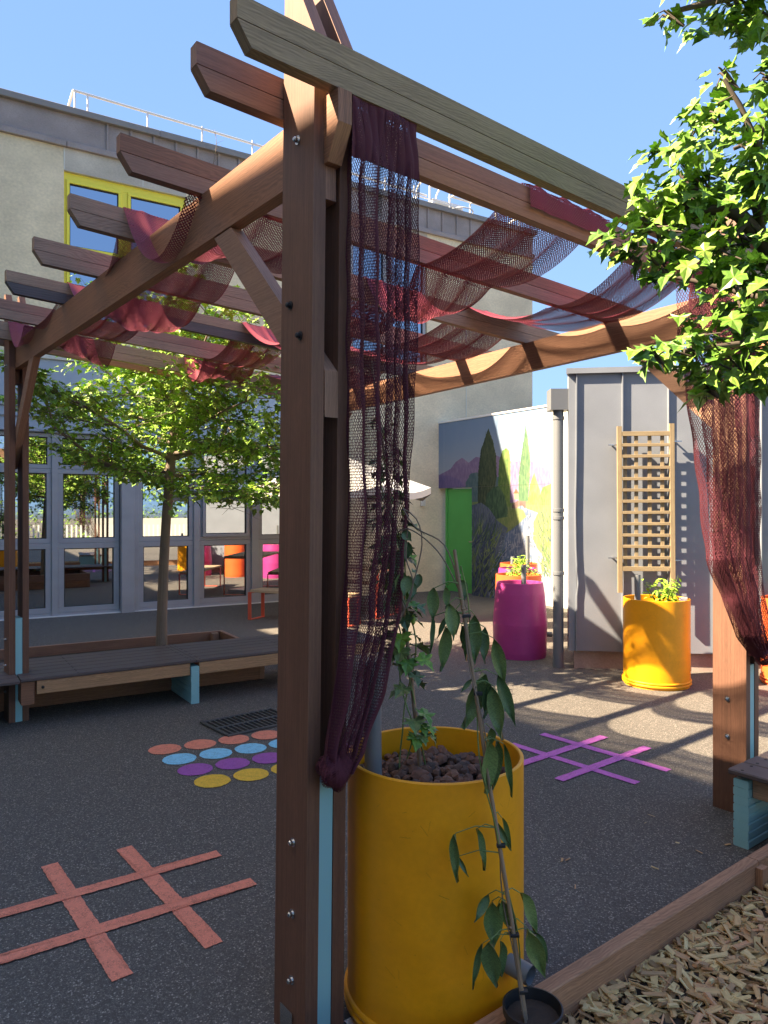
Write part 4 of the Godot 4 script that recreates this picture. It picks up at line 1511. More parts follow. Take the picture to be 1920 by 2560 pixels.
	lf(0.317, 1.236, 2.096, 0.344, 1.117, 2.095, 0.032)
	lf(0.286, 1.131, 2.124, 0.239, 0.996, 2.109, 0.048)
	lf(0.301, 1.101, 2.111, 0.293, 1.021, 2.085, 0.030)
	lf(0.309, 1.093, 2.110, 0.311, 1.026, 2.082, 0.022)
	lf(0.318, 1.098, 2.089, 0.331, 0.974, 2.065, 0.039)
	lf(0.327, 1.129, 2.095, 0.368, 1.010, 2.067, 0.030)
	lf(0.309, 0.973, 2.110, 0.313, 0.928, 2.107, 0.022)
	lf(0.291, 0.952, 2.058, 0.297, 0.821, 2.052, 0.042)
	lf(0.326, 0.935, 2.112, 0.320, 0.815, 2.099, 0.030)
	lf(0.343, 0.934, 2.089, 0.366, 0.802, 2.080, 0.017)
	lf(0.254, 1.116, 2.098, 0.224, 1.086, 2.087, 0.011)
	lf(0.202, 0.694, 2.048, 0.203, 0.584, 2.031, 0.024)
	lf(0.211, 0.625, 2.057, 0.231, 0.587, 2.030, 0.011)
	lf(0.262, 0.695, 2.071, 0.287, 0.607, 2.043, 0.019)
	lf(0.324, 0.713, 2.084, 0.353, 0.655, 2.054, 0.017)
	lf(0.336, 0.728, 2.073, 0.358, 0.652, 2.068, 0.014)
	lf(0.295, 0.512, 2.065, 0.260, 0.461, 2.036, 0.022)
	lf(0.308, 0.493, 2.067, 0.309, 0.391, 2.050, 0.044)
	lf(0.335, 0.510, 2.055, 0.368, 0.420, 2.049, 0.033)
	lf(0.386, 0.518, 2.064, 0.432, 0.424, 2.047, 0.033)
	lf(0.398, 0.445, 2.019, 0.439, 0.331, 2.017, 0.040)
	lf(0.431, 0.409, 2.055, 0.451, 0.354, 2.025, 0.022)
	lf(0.294, 0.418, 2.003, 0.300, 0.315, 1.979, 0.045)
	lf(0.323, 0.406, 2.024, 0.327, 0.322, 2.020, 0.024)
	lf(0.275, 0.403, 2.016, 0.245, 0.306, 1.993, 0.016)
	lf(0.326, 0.492, 2.064, 0.334, 0.446, 2.063, 0.022)
	lf(0.063, 1.536, 2.273, 0.083, 1.513, 2.251, 0.025)
	lf(0.059, 1.510, 2.323, 0.053, 1.480, 2.293, 0.029)
	lf(0.079, 1.503, 2.330, 0.071, 1.451, 2.321, 0.027)
	lf(-0.012, 1.494, 2.306, -0.046, 1.485, 2.305, 0.014)
	lf(0.060, 1.408, 2.294, 0.043, 1.349, 2.276, 0.032)
	lf(0.080, 1.397, 2.273, 0.062, 1.349, 2.247, 0.032)
	lf(0.117, 1.397, 2.328, 0.098, 1.356, 2.301, 0.026)
	lf(0.088, 1.377, 2.298, 0.084, 1.328, 2.282, 0.025)

# ---------------------------------------------------------------- trees
func limb(st: SurfaceTool, a: Vector3, d: Vector3, l: float, r: float, depth: int, tips: Array, flat: float) -> void:
	var pts: Array = [a]
	var rad: Array = [r]
	var n := 5
	var dd := d.normalized()
	var p := a
	for i in n:
		dd = (dd + Vector3(rf(-0.22, 0.22), rf(-0.16, 0.16) + 0.02, rf(-0.22, 0.22))).normalized()
		p += dd * l / n
		pts.append(p)
		rad.append(r * (1.0 - 0.75 * (i + 1) / n))
		if depth > 0 and i >= 1:
			for s in (2 if i % 2 == 1 else 1):
				var side := dd.cross(Vector3.UP).normalized() * (1.0 if rng.randf() < 0.5 else -1.0)
				var nd := (dd * 0.6 + side * rf(0.5, 1.0) + Vector3(0, rf(-0.35, 0.4) * flat, 0)).normalized()
				limb(st, p, nd, l * rf(0.45, 0.7), r * 0.45, depth - 1, tips, flat)
		if depth <= 1:
			tips.append([p, dd])
	tube(st, pts, rad, 6 if r > 0.012 else 4)

func yard_tree() -> void:
	rng.seed = 4242
	var t := thing("yard_tree", "young maple with a slim grey trunk growing from the wooden planter by the glazed front", "tree", v(-2.15, 7.0, 0))
	var o := v(-2.15, 7.0, 0)
	var st := nst()
	tube(st, [Vector3(0, 0.1, 0), Vector3(0.01, 0.6, 0), Vector3(0.03, 1.1, 0.01), Vector3(0.055, 1.6, 0), Vector3(0.09, 2.0, 0.0), Vector3(0.10, 2.2, 0), Vector3(0.11, 2.36, 0)], [0.062, 0.05, 0.047, 0.045, 0.046, 0.045, 0.034], 12)
	obj(st, "trunk", M.bark, t)
	st = nst()
	var tips: Array = []
	var main := [
		[[-2.05, 2.24, 0.0], [-1.93, 2.44, 0.05], [-1.82, 2.55, 0.1], [-1.67, 2.62, 0.15], [-1.5, 2.9, 0.2], [-1.38, 3.15, 0.25], 0.034],
		[[-2.04, 2.3, 0.0], [-2.06, 2.66, 0.02], [-2.12, 2.8, -0.05], [-2.31, 3.0, -0.1], [-2.4, 3.3, -0.15], [-2.38, 3.6, -0.2], 0.026],
		[[-2.04, 2.3, 0.0], [-2.0, 2.8, 0.0], [-1.99, 3.05, 0.1], [-1.9, 3.35, 0.15], [-1.85, 3.7, 0.1], 0.026],
		[[-2.06, 2.2, 0.0], [-2.18, 2.46, 0.1], [-2.4, 2.54, 0.3], [-2.66, 2.58, 0.45], [-3.05, 2.66, 0.55], 0.024],
		[[-2.07, 1.92, 0.0], [-2.4, 1.95, -0.1], [-2.68, 2.09, -0.25], [-3.0, 2.37, -0.4], [-3.07, 2.7, -0.45], 0.026],
		[[-2.05, 2.16, 0.0], [-1.8, 2.17, -0.1], [-1.56, 2.18, -0.15], [-1.25, 2.18, -0.2], [-0.98, 2.22, -0.25], 0.026],
		[[-2.07, 1.86, 0.0], [-1.9, 1.83, -0.1], [-1.65, 1.82, -0.2], [-1.4, 1.74, -0.25], [-1.2, 1.72, -0.3], 0.017],
		[[-2.06, 2.1, 0.0], [-1.95, 2.2, 0.4], [-1.8, 2.35, 0.8], [-1.7, 2.5, 1.1], 0.022],
		[[-2.06, 2.12, 0.0], [-2.2, 2.2, -0.4], [-2.3, 2.35, -0.8], [-2.5, 2.5, -1.1], 0.022],
		[[-2.06, 2.0, 0.0], [-2.3, 2.0, 0.35], [-2.6, 2.05, 0.7], [-2.9, 2.0, 0.9], 0.02],
		[[-2.04, 2.25, 0.0], [-1.7, 2.4, -0.3], [-1.4, 2.5, -0.6], [-1.1, 2.6, -0.7], 0.02],
		[[-2.06, 1.95, 0.0], [-1.85, 1.98, 0.3], [-1.5, 1.95, 0.6], [-1.15, 1.9, 0.75], 0.016],
		[[-2.04, 2.45, 0.0], [-1.8, 2.8, -0.4], [-1.6, 3.05, -0.6], [-1.45, 3.35, -0.7], 0.02],
		[[-2.06, 2.5, 0.0], [-2.4, 2.7, 0.3], [-2.75, 2.95, 0.4], [-3.0, 3.2, 0.4], 0.02]]
	for m in main:
		var pts: Array = []
		for i in m.size() - 1:
			pts.append(v(m[i][0], 7.0 + m[i][2], m[i][1]) - o)
		var r: float = m[m.size() - 1]
		var rad: Array = []
		for i in pts.size():
			rad.append(r * (1.0 - 0.7 * i / (pts.size() - 1)))
		tube(st, pts, rad, 8)
		for i in range(1, pts.size()):
			var d: Vector3 = pts[i] - pts[i - 1]
			for s in 3:
				var side := d.cross(Vector3.UP).normalized() * (1.0 if s % 2 == 0 else -1.0)
				if d.normalized().y > 0.8:
					side = Vector3(cos(s * 2.1 + i), 0, sin(s * 2.1 + i))
				limb(st, (pts[i] as Vector3).lerp(pts[i - 1], rf(0.0, 0.7)), d.normalized() * 0.45 + side * rf(0.5, 1.0) + Vector3(0, rf(-0.2, 0.35), 0), rf(0.36, 0.62), r * 0.34, 1, tips, 0.8)
			tips.append([pts[i], d.normalized()])
	obj(st, "branches", M.bark, t)
	var xf: Array = []
	var cols: Array = []
	var count := 0
	for e in tips:
		var p: Vector3 = e[0]
		if p.y < 1.66:
			continue
		for k in 1 + rng.randi() % 3:
			var d := Vector3(rf(-1, 1), rf(-0.55, 0.25), rf(-1, 1)).normalized()
			var l := rf(0.045, 0.075)
			var q := p + d * rf(0.02, 0.09) + Vector3(0, rf(-0.03, 0.03), 0)
			var up := Vector3(rf(-0.55, 0.55), 1.0, rf(-0.55, 0.55))
			xf.append(aim(q, d, up, l * 0.95, l))
			var g := rf(0.65, 1.35)
			cols.append(Color(g * rf(0.85, 1.2), g, g * rf(0.8, 1.2)))
	multi(leaf_mesh(true, 0.22), xf, cols, "crown", M.leaf, t)

func near_tree() -> void:
	rng.seed = 777
	var o := v(1.78, 2.5, 0.0)
	var t := thing("bed_tree", "maple in the wood chip bed with big sunlit lobed leaves hanging before the pergola", "tree", o)
	var st := nst()
	tube(st, [Vector3(0, 0.0, 0), Vector3(0.01, 0.8, 0), Vector3(-0.03, 1.5, 0.02), Vector3(-0.08, 2.0, 0.03), Vector3(-0.06, 2.6, 0.02), Vector3(-0.02, 3.4, 0.0)], [0.085, 0.07, 0.064, 0.06, 0.045, 0.02], 14)
	obj(st, "trunk", M.bough, t)
	st = nst()
	var tips: Array = []
	var main := [
		[[1.70, 2.0, 0.0], [1.5, 2.24, -0.02], [1.27, 2.49, -0.08], [1.178, 2.58, -0.1], [1.115, 2.606, -0.1], [0.98, 2.58, -0.08], [0.84, 2.53, -0.05], 0.034],
		[[1.27, 2.49, -0.08], [1.216, 2.66, -0.1], [1.237, 2.78, -0.12], [1.15, 2.92, -0.15], [1.1, 3.0, -0.15], 0.016],
		[[1.115, 2.606, -0.1], [1.04, 2.70, -0.05], [0.98, 2.80, 0.0], 0.011],
		[[1.20, 2.56, -0.1], [1.09, 2.45, -0.16], [1.115, 2.34, -0.2], [1.13, 2.15, -0.22], 0.012],
		[[1.62, 2.1, 0.0], [1.45, 2.2, -0.15], [1.3, 2.18, -0.22], [1.1, 2.12, -0.25], [0.93, 2.10, -0.25], 0.02],
		[[1.74, 2.7, 0.0], [1.76, 3.05, -0.05], [1.45, 3.33, -0.1], [1.28, 3.33, -0.1], [1.1, 3.29, -0.1], [0.98, 3.26, -0.1], 0.024],
		[[1.5, 2.24, -0.02], [1.4, 2.4, 0.2], [1.25, 2.5, 0.35], [1.1, 2.55, 0.4], 0.018],
		[[1.72, 2.4, 0.0], [1.6, 2.8, 0.1], [1.45, 3.0, 0.15], [1.3, 2.95, 0.2], 0.02]]
	for m in main:
		var pts: Array = []
		for i in m.size() - 1:
			pts.append(v(m[i][0], 2.5 + m[i][2], m[i][1]) - o)
		var r: float = m[m.size() - 1]
		var rad: Array = []
		for i in pts.size():
			rad.append(r * (1.0 - 0.65 * i / (pts.size() - 1)))
		tube(st, pts, rad, 8)
	# leaf clumps: centre (x, height, depth), radii, how many
	var blobs := [
		[1.03, 2.70, 2.42, 0.20, 0.16, 0.20, 115], [1.19, 2.80, 2.40, 0.15, 0.18, 0.2, 115], [1.06, 2.90, 2.40, 0.08, 0.08, 0.12, 28],
		[0.88, 2.53, 2.45, 0.16, 0.09, 0.15, 60], [1.17, 2.52, 2.40, 0.16, 0.18, 0.2, 95], [1.02, 2.45, 2.36, 0.14, 0.09, 0.15, 45],
		[1.13, 2.28, 2.34, 0.17, 0.16, 0.18, 95], [0.93, 2.115, 2.28, 0.13, 0.05, 0.08, 30], [1.10, 2.06, 2.30, 0.15, 0.09, 0.14, 70],
		[1.25, 2.18, 2.32, 0.14, 0.2, 0.2, 85], [1.12, 3.31, 2.42, 0.17, 0.09, 0.15, 60], [1.28, 3.26, 2.42, 0.13, 0.10, 0.15, 65],
		[1.40, 2.62, 2.45, 0.2, 0.3, 0.3, 150], [1.62, 2.9, 2.5, 0.22, 0.25, 0.3, 120], [1.5, 2.3, 2.4, 0.2, 0.2, 0.25, 90], [0.97, 2.62, 2.40, 0.1, 0.06, 0.12, 25],
		[0.84, 2.58, 2.42, 0.06, 0.02, 0.05, 7], [0.80, 2.46, 2.42, 0.05, 0.025, 0.05, 6], [0.92, 2.80, 2.42, 0.05, 0.05, 0.05, 8], [0.90, 2.40, 2.40, 0.05, 0.05, 0.05, 8], [1.12, 3.03, 2.40, 0.05, 0.05, 0.05, 9], [0.82, 2.09, 2.26, 0.05, 0.025, 0.05, 6], [1.0, 1.99, 2.28, 0.05, 0.05, 0.05, 9], [0.95, 3.25, 2.42, 0.05, 0.03, 0.05, 7], [1.28, 3.06, 2.42, 0.05, 0.06, 0.06, 10]]
	var meshes := [leaf_mesh(true, 0.15), leaf_mesh(true, 0.35), leaf_mesh(true, 0.55)]
	var many: Array = []
	for b in blobs:
		for k in int(b[6] * 1.02):
			var u := Vector3(rf(-1, 1), rf(-1, 1), rf(-1, 1))
			while u.length() > 1.0:
				u = Vector3(rf(-1, 1), rf(-1, 1), rf(-1, 1))
			var p := v(b[0] + u.x * b[3], b[2] + u.z * b[5], b[1] + u.y * b[4]) - o
			var d := Vector3(-0.35 + rf(-1, 1), rf(-0.75, 0.15), 0.25 + rf(-0.9, 0.9)).normalized()
			var up := Vector3(rf(-1.0, 0.7), 1.0, rf(-0.7, 1.0))
			var l := rf(0.04, 0.08)
			many.append([aim(p, d, up, l * rf(0.85, 1.05), l), p])
		# twigs from the clump's middle into it
		for k in 5:
			var c := v(b[0], b[2], b[1]) - o
			var e := c + Vector3(rf(-1, 1) * b[3], rf(-1, 1) * b[4], rf(-1, 1) * b[5]) * 0.85
			tube(st, [c + Vector3(0.05, -0.03, 0), (c + e) * 0.5 + Vector3(0, 0.015, 0), e], [0.005, 0.0035, 0.002], 5)
	obj(st, "branches", M.bough, t)
	var keep: Array = []
	var rest_xf: Array = []
	var cols: Array = []
	# the leaves that show largest come first
	many.sort_custom(func(a, b): return (a[1] + o - Vector3(0, 1.6, 0)).length() < (b[1] + o - Vector3(0, 1.6, 0)).length())
	for e in many:
		var p: Vector3 = e[1] + o
		var inside: bool = p.x < 0.53 * -p.z and p.y < 1.6 + 0.71 * -p.z
		if inside and keep.size() < 300:
			keep.append(e)
		else:
			rest_xf.append(e[0])
			var g := rf(0.8, 1.3)
			cols.append(Color(g, g, g))
	for e in keep:
		var l := put(meshes[rng.randi() % 3], "leaf", M["leaf%d" % (rng.randi() % 4)], t)
		l.transform = e[0]
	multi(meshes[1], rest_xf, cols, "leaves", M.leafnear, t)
	# winged seeds in loose bunches
	for k in 7:
		var c := v(1.0 + rf(-0.12, 0.2), 2.36 + rf(-0.05, 0.1), 2.7 + rf(-0.12, 0.22)) - o
		st = nst()
		for j in 8:
			var d := Vector3(rf(-1, 1), rf(-1, 0.2), rf(-1, 1)).normalized()
			var q := c + d * rf(0.005, 0.03)
			tube(st, [q, q + d * 0.022], [0.0022, 0.004], 4)
		obj(st, "seed_bunch", M.leaf3, t)

func far_tree(at: Vector3, h: float, r: float, n: int, label: String, called := "distant_tree") -> void:
	var t := thing(called, label, "tree", at)
	var st := nst()
	tube(st, [Vector3.ZERO, Vector3(0.05, h * 0.4, 0), Vector3(0, h * 0.8, 0.05)], [0.16, 0.12, 0.04], 8)
	for k in 9:
		var a := k * 2.4
		tube(st, [Vector3(0.03, h * (0.3 + 0.05 * k), 0), Vector3(cos(a) * r * 0.6, h * (0.45 + 0.05 * k), sin(a) * r * 0.6)], [0.05, 0.015], 5)
	obj(st, "trunk", M.bark, t)
	var xf: Array = []
	var cols: Array = []
	for k in n:
		var u := Vector3(rf(-1, 1), rf(-1, 1), rf(-1, 1)).normalized() * pow(rng.randf(), 0.4)
		var lump := 1.0 + 0.25 * sin(u.x * 7.0) * sin(u.y * 6.0 + 1.0) * sin(u.z * 7.0 + 2.0)
		var p := Vector3(u.x * r, h * 0.64 + u.y * h * 0.36, u.z * r) * Vector3(lump, 1, lump)
		var l := rf(0.12, 0.26)
		xf.append(aim(p, Vector3(rf(-1, 1), rf(-0.6, 0.3), rf(-1, 1)).normalized(), Vector3(rf(-0.5, 0.5), 1, rf(-0.5, 0.5)), l, l))
		var g := rf(0.6, 1.2)
		cols.append(Color(g, g, g))
	multi(leaf_mesh(true, 0.2), xf, cols, "crown", M.leaf, t)

# ---------------------------------------------------------------- benches, planter, bed
func benches() -> void:
	rng.seed = 99
	# tree planter box: frame x along the front (59 degrees), z towards the viewer
	var o := v(-1.935, 6.516, 0)
	var pl := thing("tree_planter", "low reddish timber planter box round the yard maple", "planter box", o, FB)
	for e in [[-3.2, 0.86, 0.0], [-3.2, 0.86, -1.2]]:
		for k in 2:
			var st := nst()
			lumber(st, Vector3(e[0], 0.075 + k * 0.148, e[2]), Vector3(e[1], 0.075 + k * 0.148, e[2]), Vector3.UP, 0.045, 0.144, 0.003)
			obj(st, "board", M.redfig if k == 0 else M.red, pl)
	for x in [-3.2, 0.86]:
		for k in 2:
			var st := nst()
			lumber(st, Vector3(x + (0.024 if x > 0 else -0.024), 0.075 + k * 0.148, 0.024), Vector3(x + (0.024 if x > 0 else -0.024), 0.075 + k * 0.148, -1.224), Vector3.UP, 0.045, 0.143, 0.003)
			obj(st, "board", M.red, pl)
	for e in [[0.79, -1.13], [0.79, -0.07]]:
		var st := nst()
		bx(st, Vector3(e[0], 0.145, e[1]), Vector3(0.07, 0.28, 0.07), 0.003)
		obj(st, "corner_post", M.red2, pl)
	var sf := nst()
	quad(sf, Vector3(-3.17, 0.2, -0.03), Vector3(0.83, 0.2, -0.03), Vector3(0.83, 0.2, -1.17), Vector3(-3.17, 0.2, -1.17))
	obj(sf, "soil", M.soil, pl)
	# slatted bench in front of the planter, running along the 57 degree line
	var a := deg_to_rad(57.0)
	var BB := Basis(Vector3(sin(a), 0, -cos(a)), Vector3.UP, Vector3(cos(a), 0, sin(a)))
	var b := thing("slatted_bench", "long low bench with dark slats and a pale oak front rail before the tree planter", "bench", v(-1.60, 6.08, 0), BB)
	for k in 6:
		var z := -0.045 - k * 0.135
		for e in [[-1.30, 0.02], [0.025, 1.9]]:
			var st := nst()
			lumber(st, Vector3(e[0], 0.352, z), Vector3(e[1], 0.352, z), Vector3.UP, 0.129, 0.025, 0.004)
			obj(st, "slat", M.slat, b)
	for e in [[-0.90], [-0.02], [0.06], [0.9]]:
		for k in 6:
			for d in [-0.04, 0.04]:
				var st := nst()
				lathe(st, [Vector2(0.007, 0.3645), Vector2(0.0066, 0.3665), Vector2(0, 0.367)], 8, Vector3(e[0], 0, -0.045 - k * 0.135 + d))
				obj(st, "screw", M.black, b)
	var rails := nst()
	lumber(rails, Vector3(-1.19, 0.288, -0.005), Vector3(-0.03, 0.288, -0.005), Vector3.UP, 0.045, 0.098, 0.003)
	obj(rails, "front_rail", M.oak, b)
	rails = nst()
	lumber(rails, Vector3(0.05, 0.288, -0.005), Vector3(1.9, 0.288, -0.005), Vector3.UP, 0.045, 0.098, 0.003)
	obj(rails, "front_rail", M.oak, b)
	rails = nst()
	lumber(rails, Vector3(-1.25, 0.25, 0.0), Vector3(-1.25, 0.25, -0.8), Vector3.UP, 0.09, 0.17, 0.003)
	obj(rails, "end_block", M.redfig, b)
	var cb := put(bolt_mesh(0.007), "bolt", M.black, b)
	cb.transform = Transform3D(Basis(Vector3(1, 0, 0), PI / 2), Vector3(-1.15, 0.288, 0.018))
	# laminated teal support
	var LB := FB
	for k in 7:
		var st := nst()
		var w := 0.004 * (k % 2)
		lumber(st, Vector3(0.01, 0.022 + k * 0.0445, 0.03 + w * 0.5), Vector3(0.01, 0.022 + k * 0.0445, -0.52), Vector3.UP, 0.068 - w * 0.4, 0.0438, 0.003)
		obj(st, "teal_board", M.teal, b)
	for k in 7:
		var st := nst()
		lumber(st, Vector3(-1.62, 0.022 + k * 0.0445, 0.16), Vector3(-1.62, 0.022 + k * 0.0445, -0.4), Vector3.UP, 0.10, 0.0438, 0.003)
		obj(st, "teal_board", M.teal, b)
	for k in 6:
		var z := -0.045 - k * 0.135 + 0.05
		var st := nst()
		lumber(st, Vector3(-2.6, 0.352, z), Vector3(-1.31, 0.352, z), Vector3.UP, 0.129, 0.025, 0.004)
		obj(st, "slat", M.slat, b)
	# bench by the sunlit post, in the pergola's frame: it runs towards the viewer
	var c := thing("slatted_bench", "short bench with dark slats on a stacked teal board base by the sunlit post", "bench", PO + PB * Vector3(2.30, 0, 0.10), PB)
	for k in 8:
		var st := nst()
		var w := 0.003 * (k % 2)
		lumber(st, Vector3(0.02, 0.02 + k * 0.0405, 0.05), Vector3(0.58 + w, 0.02 + k * 0.0405, 0.05), Vector3.UP, 0.074 - w, 0.0395, 0.0045)
		obj(st, "teal_board", M.teal, c)
	for k in 4:
		var st := nst()
		lumber(st, Vector3(0.07 + k * 0.152, 0.355, 0.0), Vector3(0.07 + k * 0.152, 0.355, 1.7), Vector3.UP, 0.145, 0.026, 0.006)
		obj(st, "slat", M.slat, c)
		for d in [-0.045, 0.045]:
			st = nst()
			lathe(st, [Vector2(0.008, 0.368), Vector2(0.0075, 0.3705), Vector2(0, 0.371)], 8, Vector3(0.07 + k * 0.152 + d, 0, 0.055))
			obj(st, "screw", M.black, c)
	for x in [0.075, 0.56]:
		var st := nst()
		lumber(st, Vector3(x, 0.29, 0.09), Vector3(x, 0.29, 1.68), Vector3.UP, 0.045, 0.10, 0.003)
		obj(st, "apron", M.brown, c)
	for k in 8:
		var st := nst()
		lumber(st, Vector3(0.02, 0.02 + k * 0.0405, 1.6), Vector3(0.58, 0.02 + k * 0.0405, 1.6), Vector3.UP, 0.074, 0.0395, 0.0045)
		obj(st, "teal_board", M.teal, c)
	var st2 := nst()
	box2(st2, Vector3(0.40, 0.002, 0.089), Vector3(0.44, 0.08, 0.092), 0.0)
	obj(st2, "bracket", M.steel, c)

func chip_mesh(sd: int) -> ArrayMesh:
	var r := RandomNumberGenerator.new()
	r.seed = sd
	var st := nst()
	var c: Array[Vector3] = []
	for e in [[-1, -1], [1, -1], [1, 1], [-1, 1]]:
		var l: float = 0.5 + r.randf_range(-0.10, 0.10)
		var tw := r.randf_range(-0.12, 0.12)
		c.append(Vector3(-l, e[0] * 0.5 * r.randf_range(0.5, 1.0), e[1] * 0.5 * r.randf_range(0.6, 1.1)))
		c.append(Vector3(l, e[0] * 0.5 * r.randf_range(0.4, 1.0) + tw, e[1] * 0.5 * r.randf_range(0.5, 1.2)))
	for i in 4:
		var j := (i + 1) % 4
		quad(st, c[2 * i], c[2 * i + 1], c[2 * j + 1], c[2 * j], Vector2(0, i * 0.1), Vector2(0.3, i * 0.1), Vector2(0.3, i * 0.1 + 0.1), Vector2(0, i * 0.1 + 0.1))
	quad(st, c[0], c[2], c[4], c[6])
	quad(st, c[1], c[7], c[5], c[3])
	return to_mesh(st)

func bed() -> void:
	rng.seed = 31
	# edging boards in the pergola's frame; the bed lies on the viewer's side
	var t := thing("bed_edging", "reddish timber edging board along the wood chip bed", "edging", PO, PB)
	for e in [[-1.2, 1.93], [1.934, 5.2]]:
		var st := nst()
		lumber(st, Vector3(e[0], 0.07, 0.384), Vector3(e[1], 0.07, 0.384), Vector3.UP, 0.052, 0.16, 0.004)
		obj(st, "board", M.edging, t)
	var st := nst()
	lumber(st, Vector3(1.93, 0.03, 0.425), Vector3(1.93, 0.13, 0.425), Vector3.BACK, 0.05, 0.03, 0.003)
	obj(st, "stake", M.edging, t)
	var hum := noise(71, 2.2, 3)
	st = nst()
	var hgt := func(x: float, z: float) -> float:
		return 0.035 + 0.016 * hum.get_noise_2d(x, z)
	for i in 40:
		for j in 24:
			var x0 := -1.2 + i * 0.1
			var z0 := 0.411 + j * 0.1
			quad(st, Vector3(x0, hgt.call(x0, z0 + 0.1), z0 + 0.1), Vector3(x0 + 0.1, hgt.call(x0 + 0.1, z0 + 0.1), z0 + 0.1), Vector3(x0 + 0.1, hgt.call(x0 + 0.1, z0), z0), Vector3(x0, hgt.call(x0, z0), z0))
	var g := struct(st, "bed_soil", M.soil)
	g.transform = Transform3D(PB, PO)
	var vars: Array = []
	for k in 6:
		vars.append(chip_mesh(300 + k))
	var place := func(x: float, z: float, lift: float) -> Transform3D:
		var l := rf(0.03, 0.085)
		var sc := Vector3(l, rf(0.004, 0.011), rf(0.010, 0.027))
		if rng.randf() < 0.3:
			sc = Vector3(rf(0.03, 0.09), rf(0.002, 0.004), rf(0.003, 0.006))
		var b := Basis.from_euler(Vector3(rf(-0.5, 0.5), rf(0, TAU), rf(-0.35, 0.35))) * Basis.from_scale(sc)
		return Transform3D(b, Vector3(x, hgt.call(x, z) + lift, z))
	var tones := [Color(0.90, 0.58, 0.28), Color(0.74, 0.46, 0.22), Color(1.0, 0.72, 0.37), Color(0.50, 0.31, 0.17), Color(0.82, 0.47, 0.27), Color(0.95, 0.68, 0.35)]
	var chips := thing("wood_chips", "pale brown wood chips spread over the bed", "wood chips", PO, PB)
	for k in 6:
		var xf: Array = []
		var cols: Array = []
		for i in 1500:
			xf.append(place.call(rf(-0.9, 2.7), 0.418 + pow(rng.randf(), 1.4) * 2.0, rf(0.0, 0.022)))
			var q: Color = tones[rng.randi() % 6]
			var gg := rf(0.75, 1.15)
			cols.append(Color(q.r * gg, q.g * gg, q.b * gg))
		multi(vars[k], xf, cols, "chip_layer", M.chips, chips)
	var n := 0
	while n < 290:
		var x := rf(0.3, 2.2)
		var z := rf(0.43, 1.25)
		# keep to the part of the bed in view
		var w := PO + PB * Vector3(x, 0.05, z)
		if w.x > 0.545 * -w.z or -w.z < 1.9 or (w - v(0.415, 2.025, 0.05)).length() < 0.11:
			continue
		var o := put(vars[rng.randi() % 6], "chip", M["chip%d" % (rng.randi() % 5)], chips)
		o.transform = place.call(x, z, rf(0.016, 0.034))
		n += 1
	for k in 34:
		var o := put(vars[rng.randi() % 6], "chip", M["chip%d" % (rng.randi() % 5)], chips)
		var tr: Transform3D = place.call(0.0, 0.5, 0.0)
		tr.origin = Vector3(rf(0.4, 2.4), 0.007, 0.34 - pow(rng.randf(), 2.5) * 0.9)
		tr.basis = Basis(Vector3.UP, rf(0, TAU)) * Basis.from_scale(tr.basis.get_scale() * 0.45)
		o.transform = tr
	# a fallen leaf
	st = nst()
	var lm := leaf_mesh(false, 0.5)
	var dl := put(lm, "fallen_leaf", M.vine0)
	dl.transform = Transform3D(PB, PO) * aim(Vector3(1.42, 0.075, 0.46), Vector3(1, 0.1, 0.3), Vector3.UP, 0.03, 0.035)
	tag(dl, "small green fallen leaf on the chips against the edging board", "leaf")

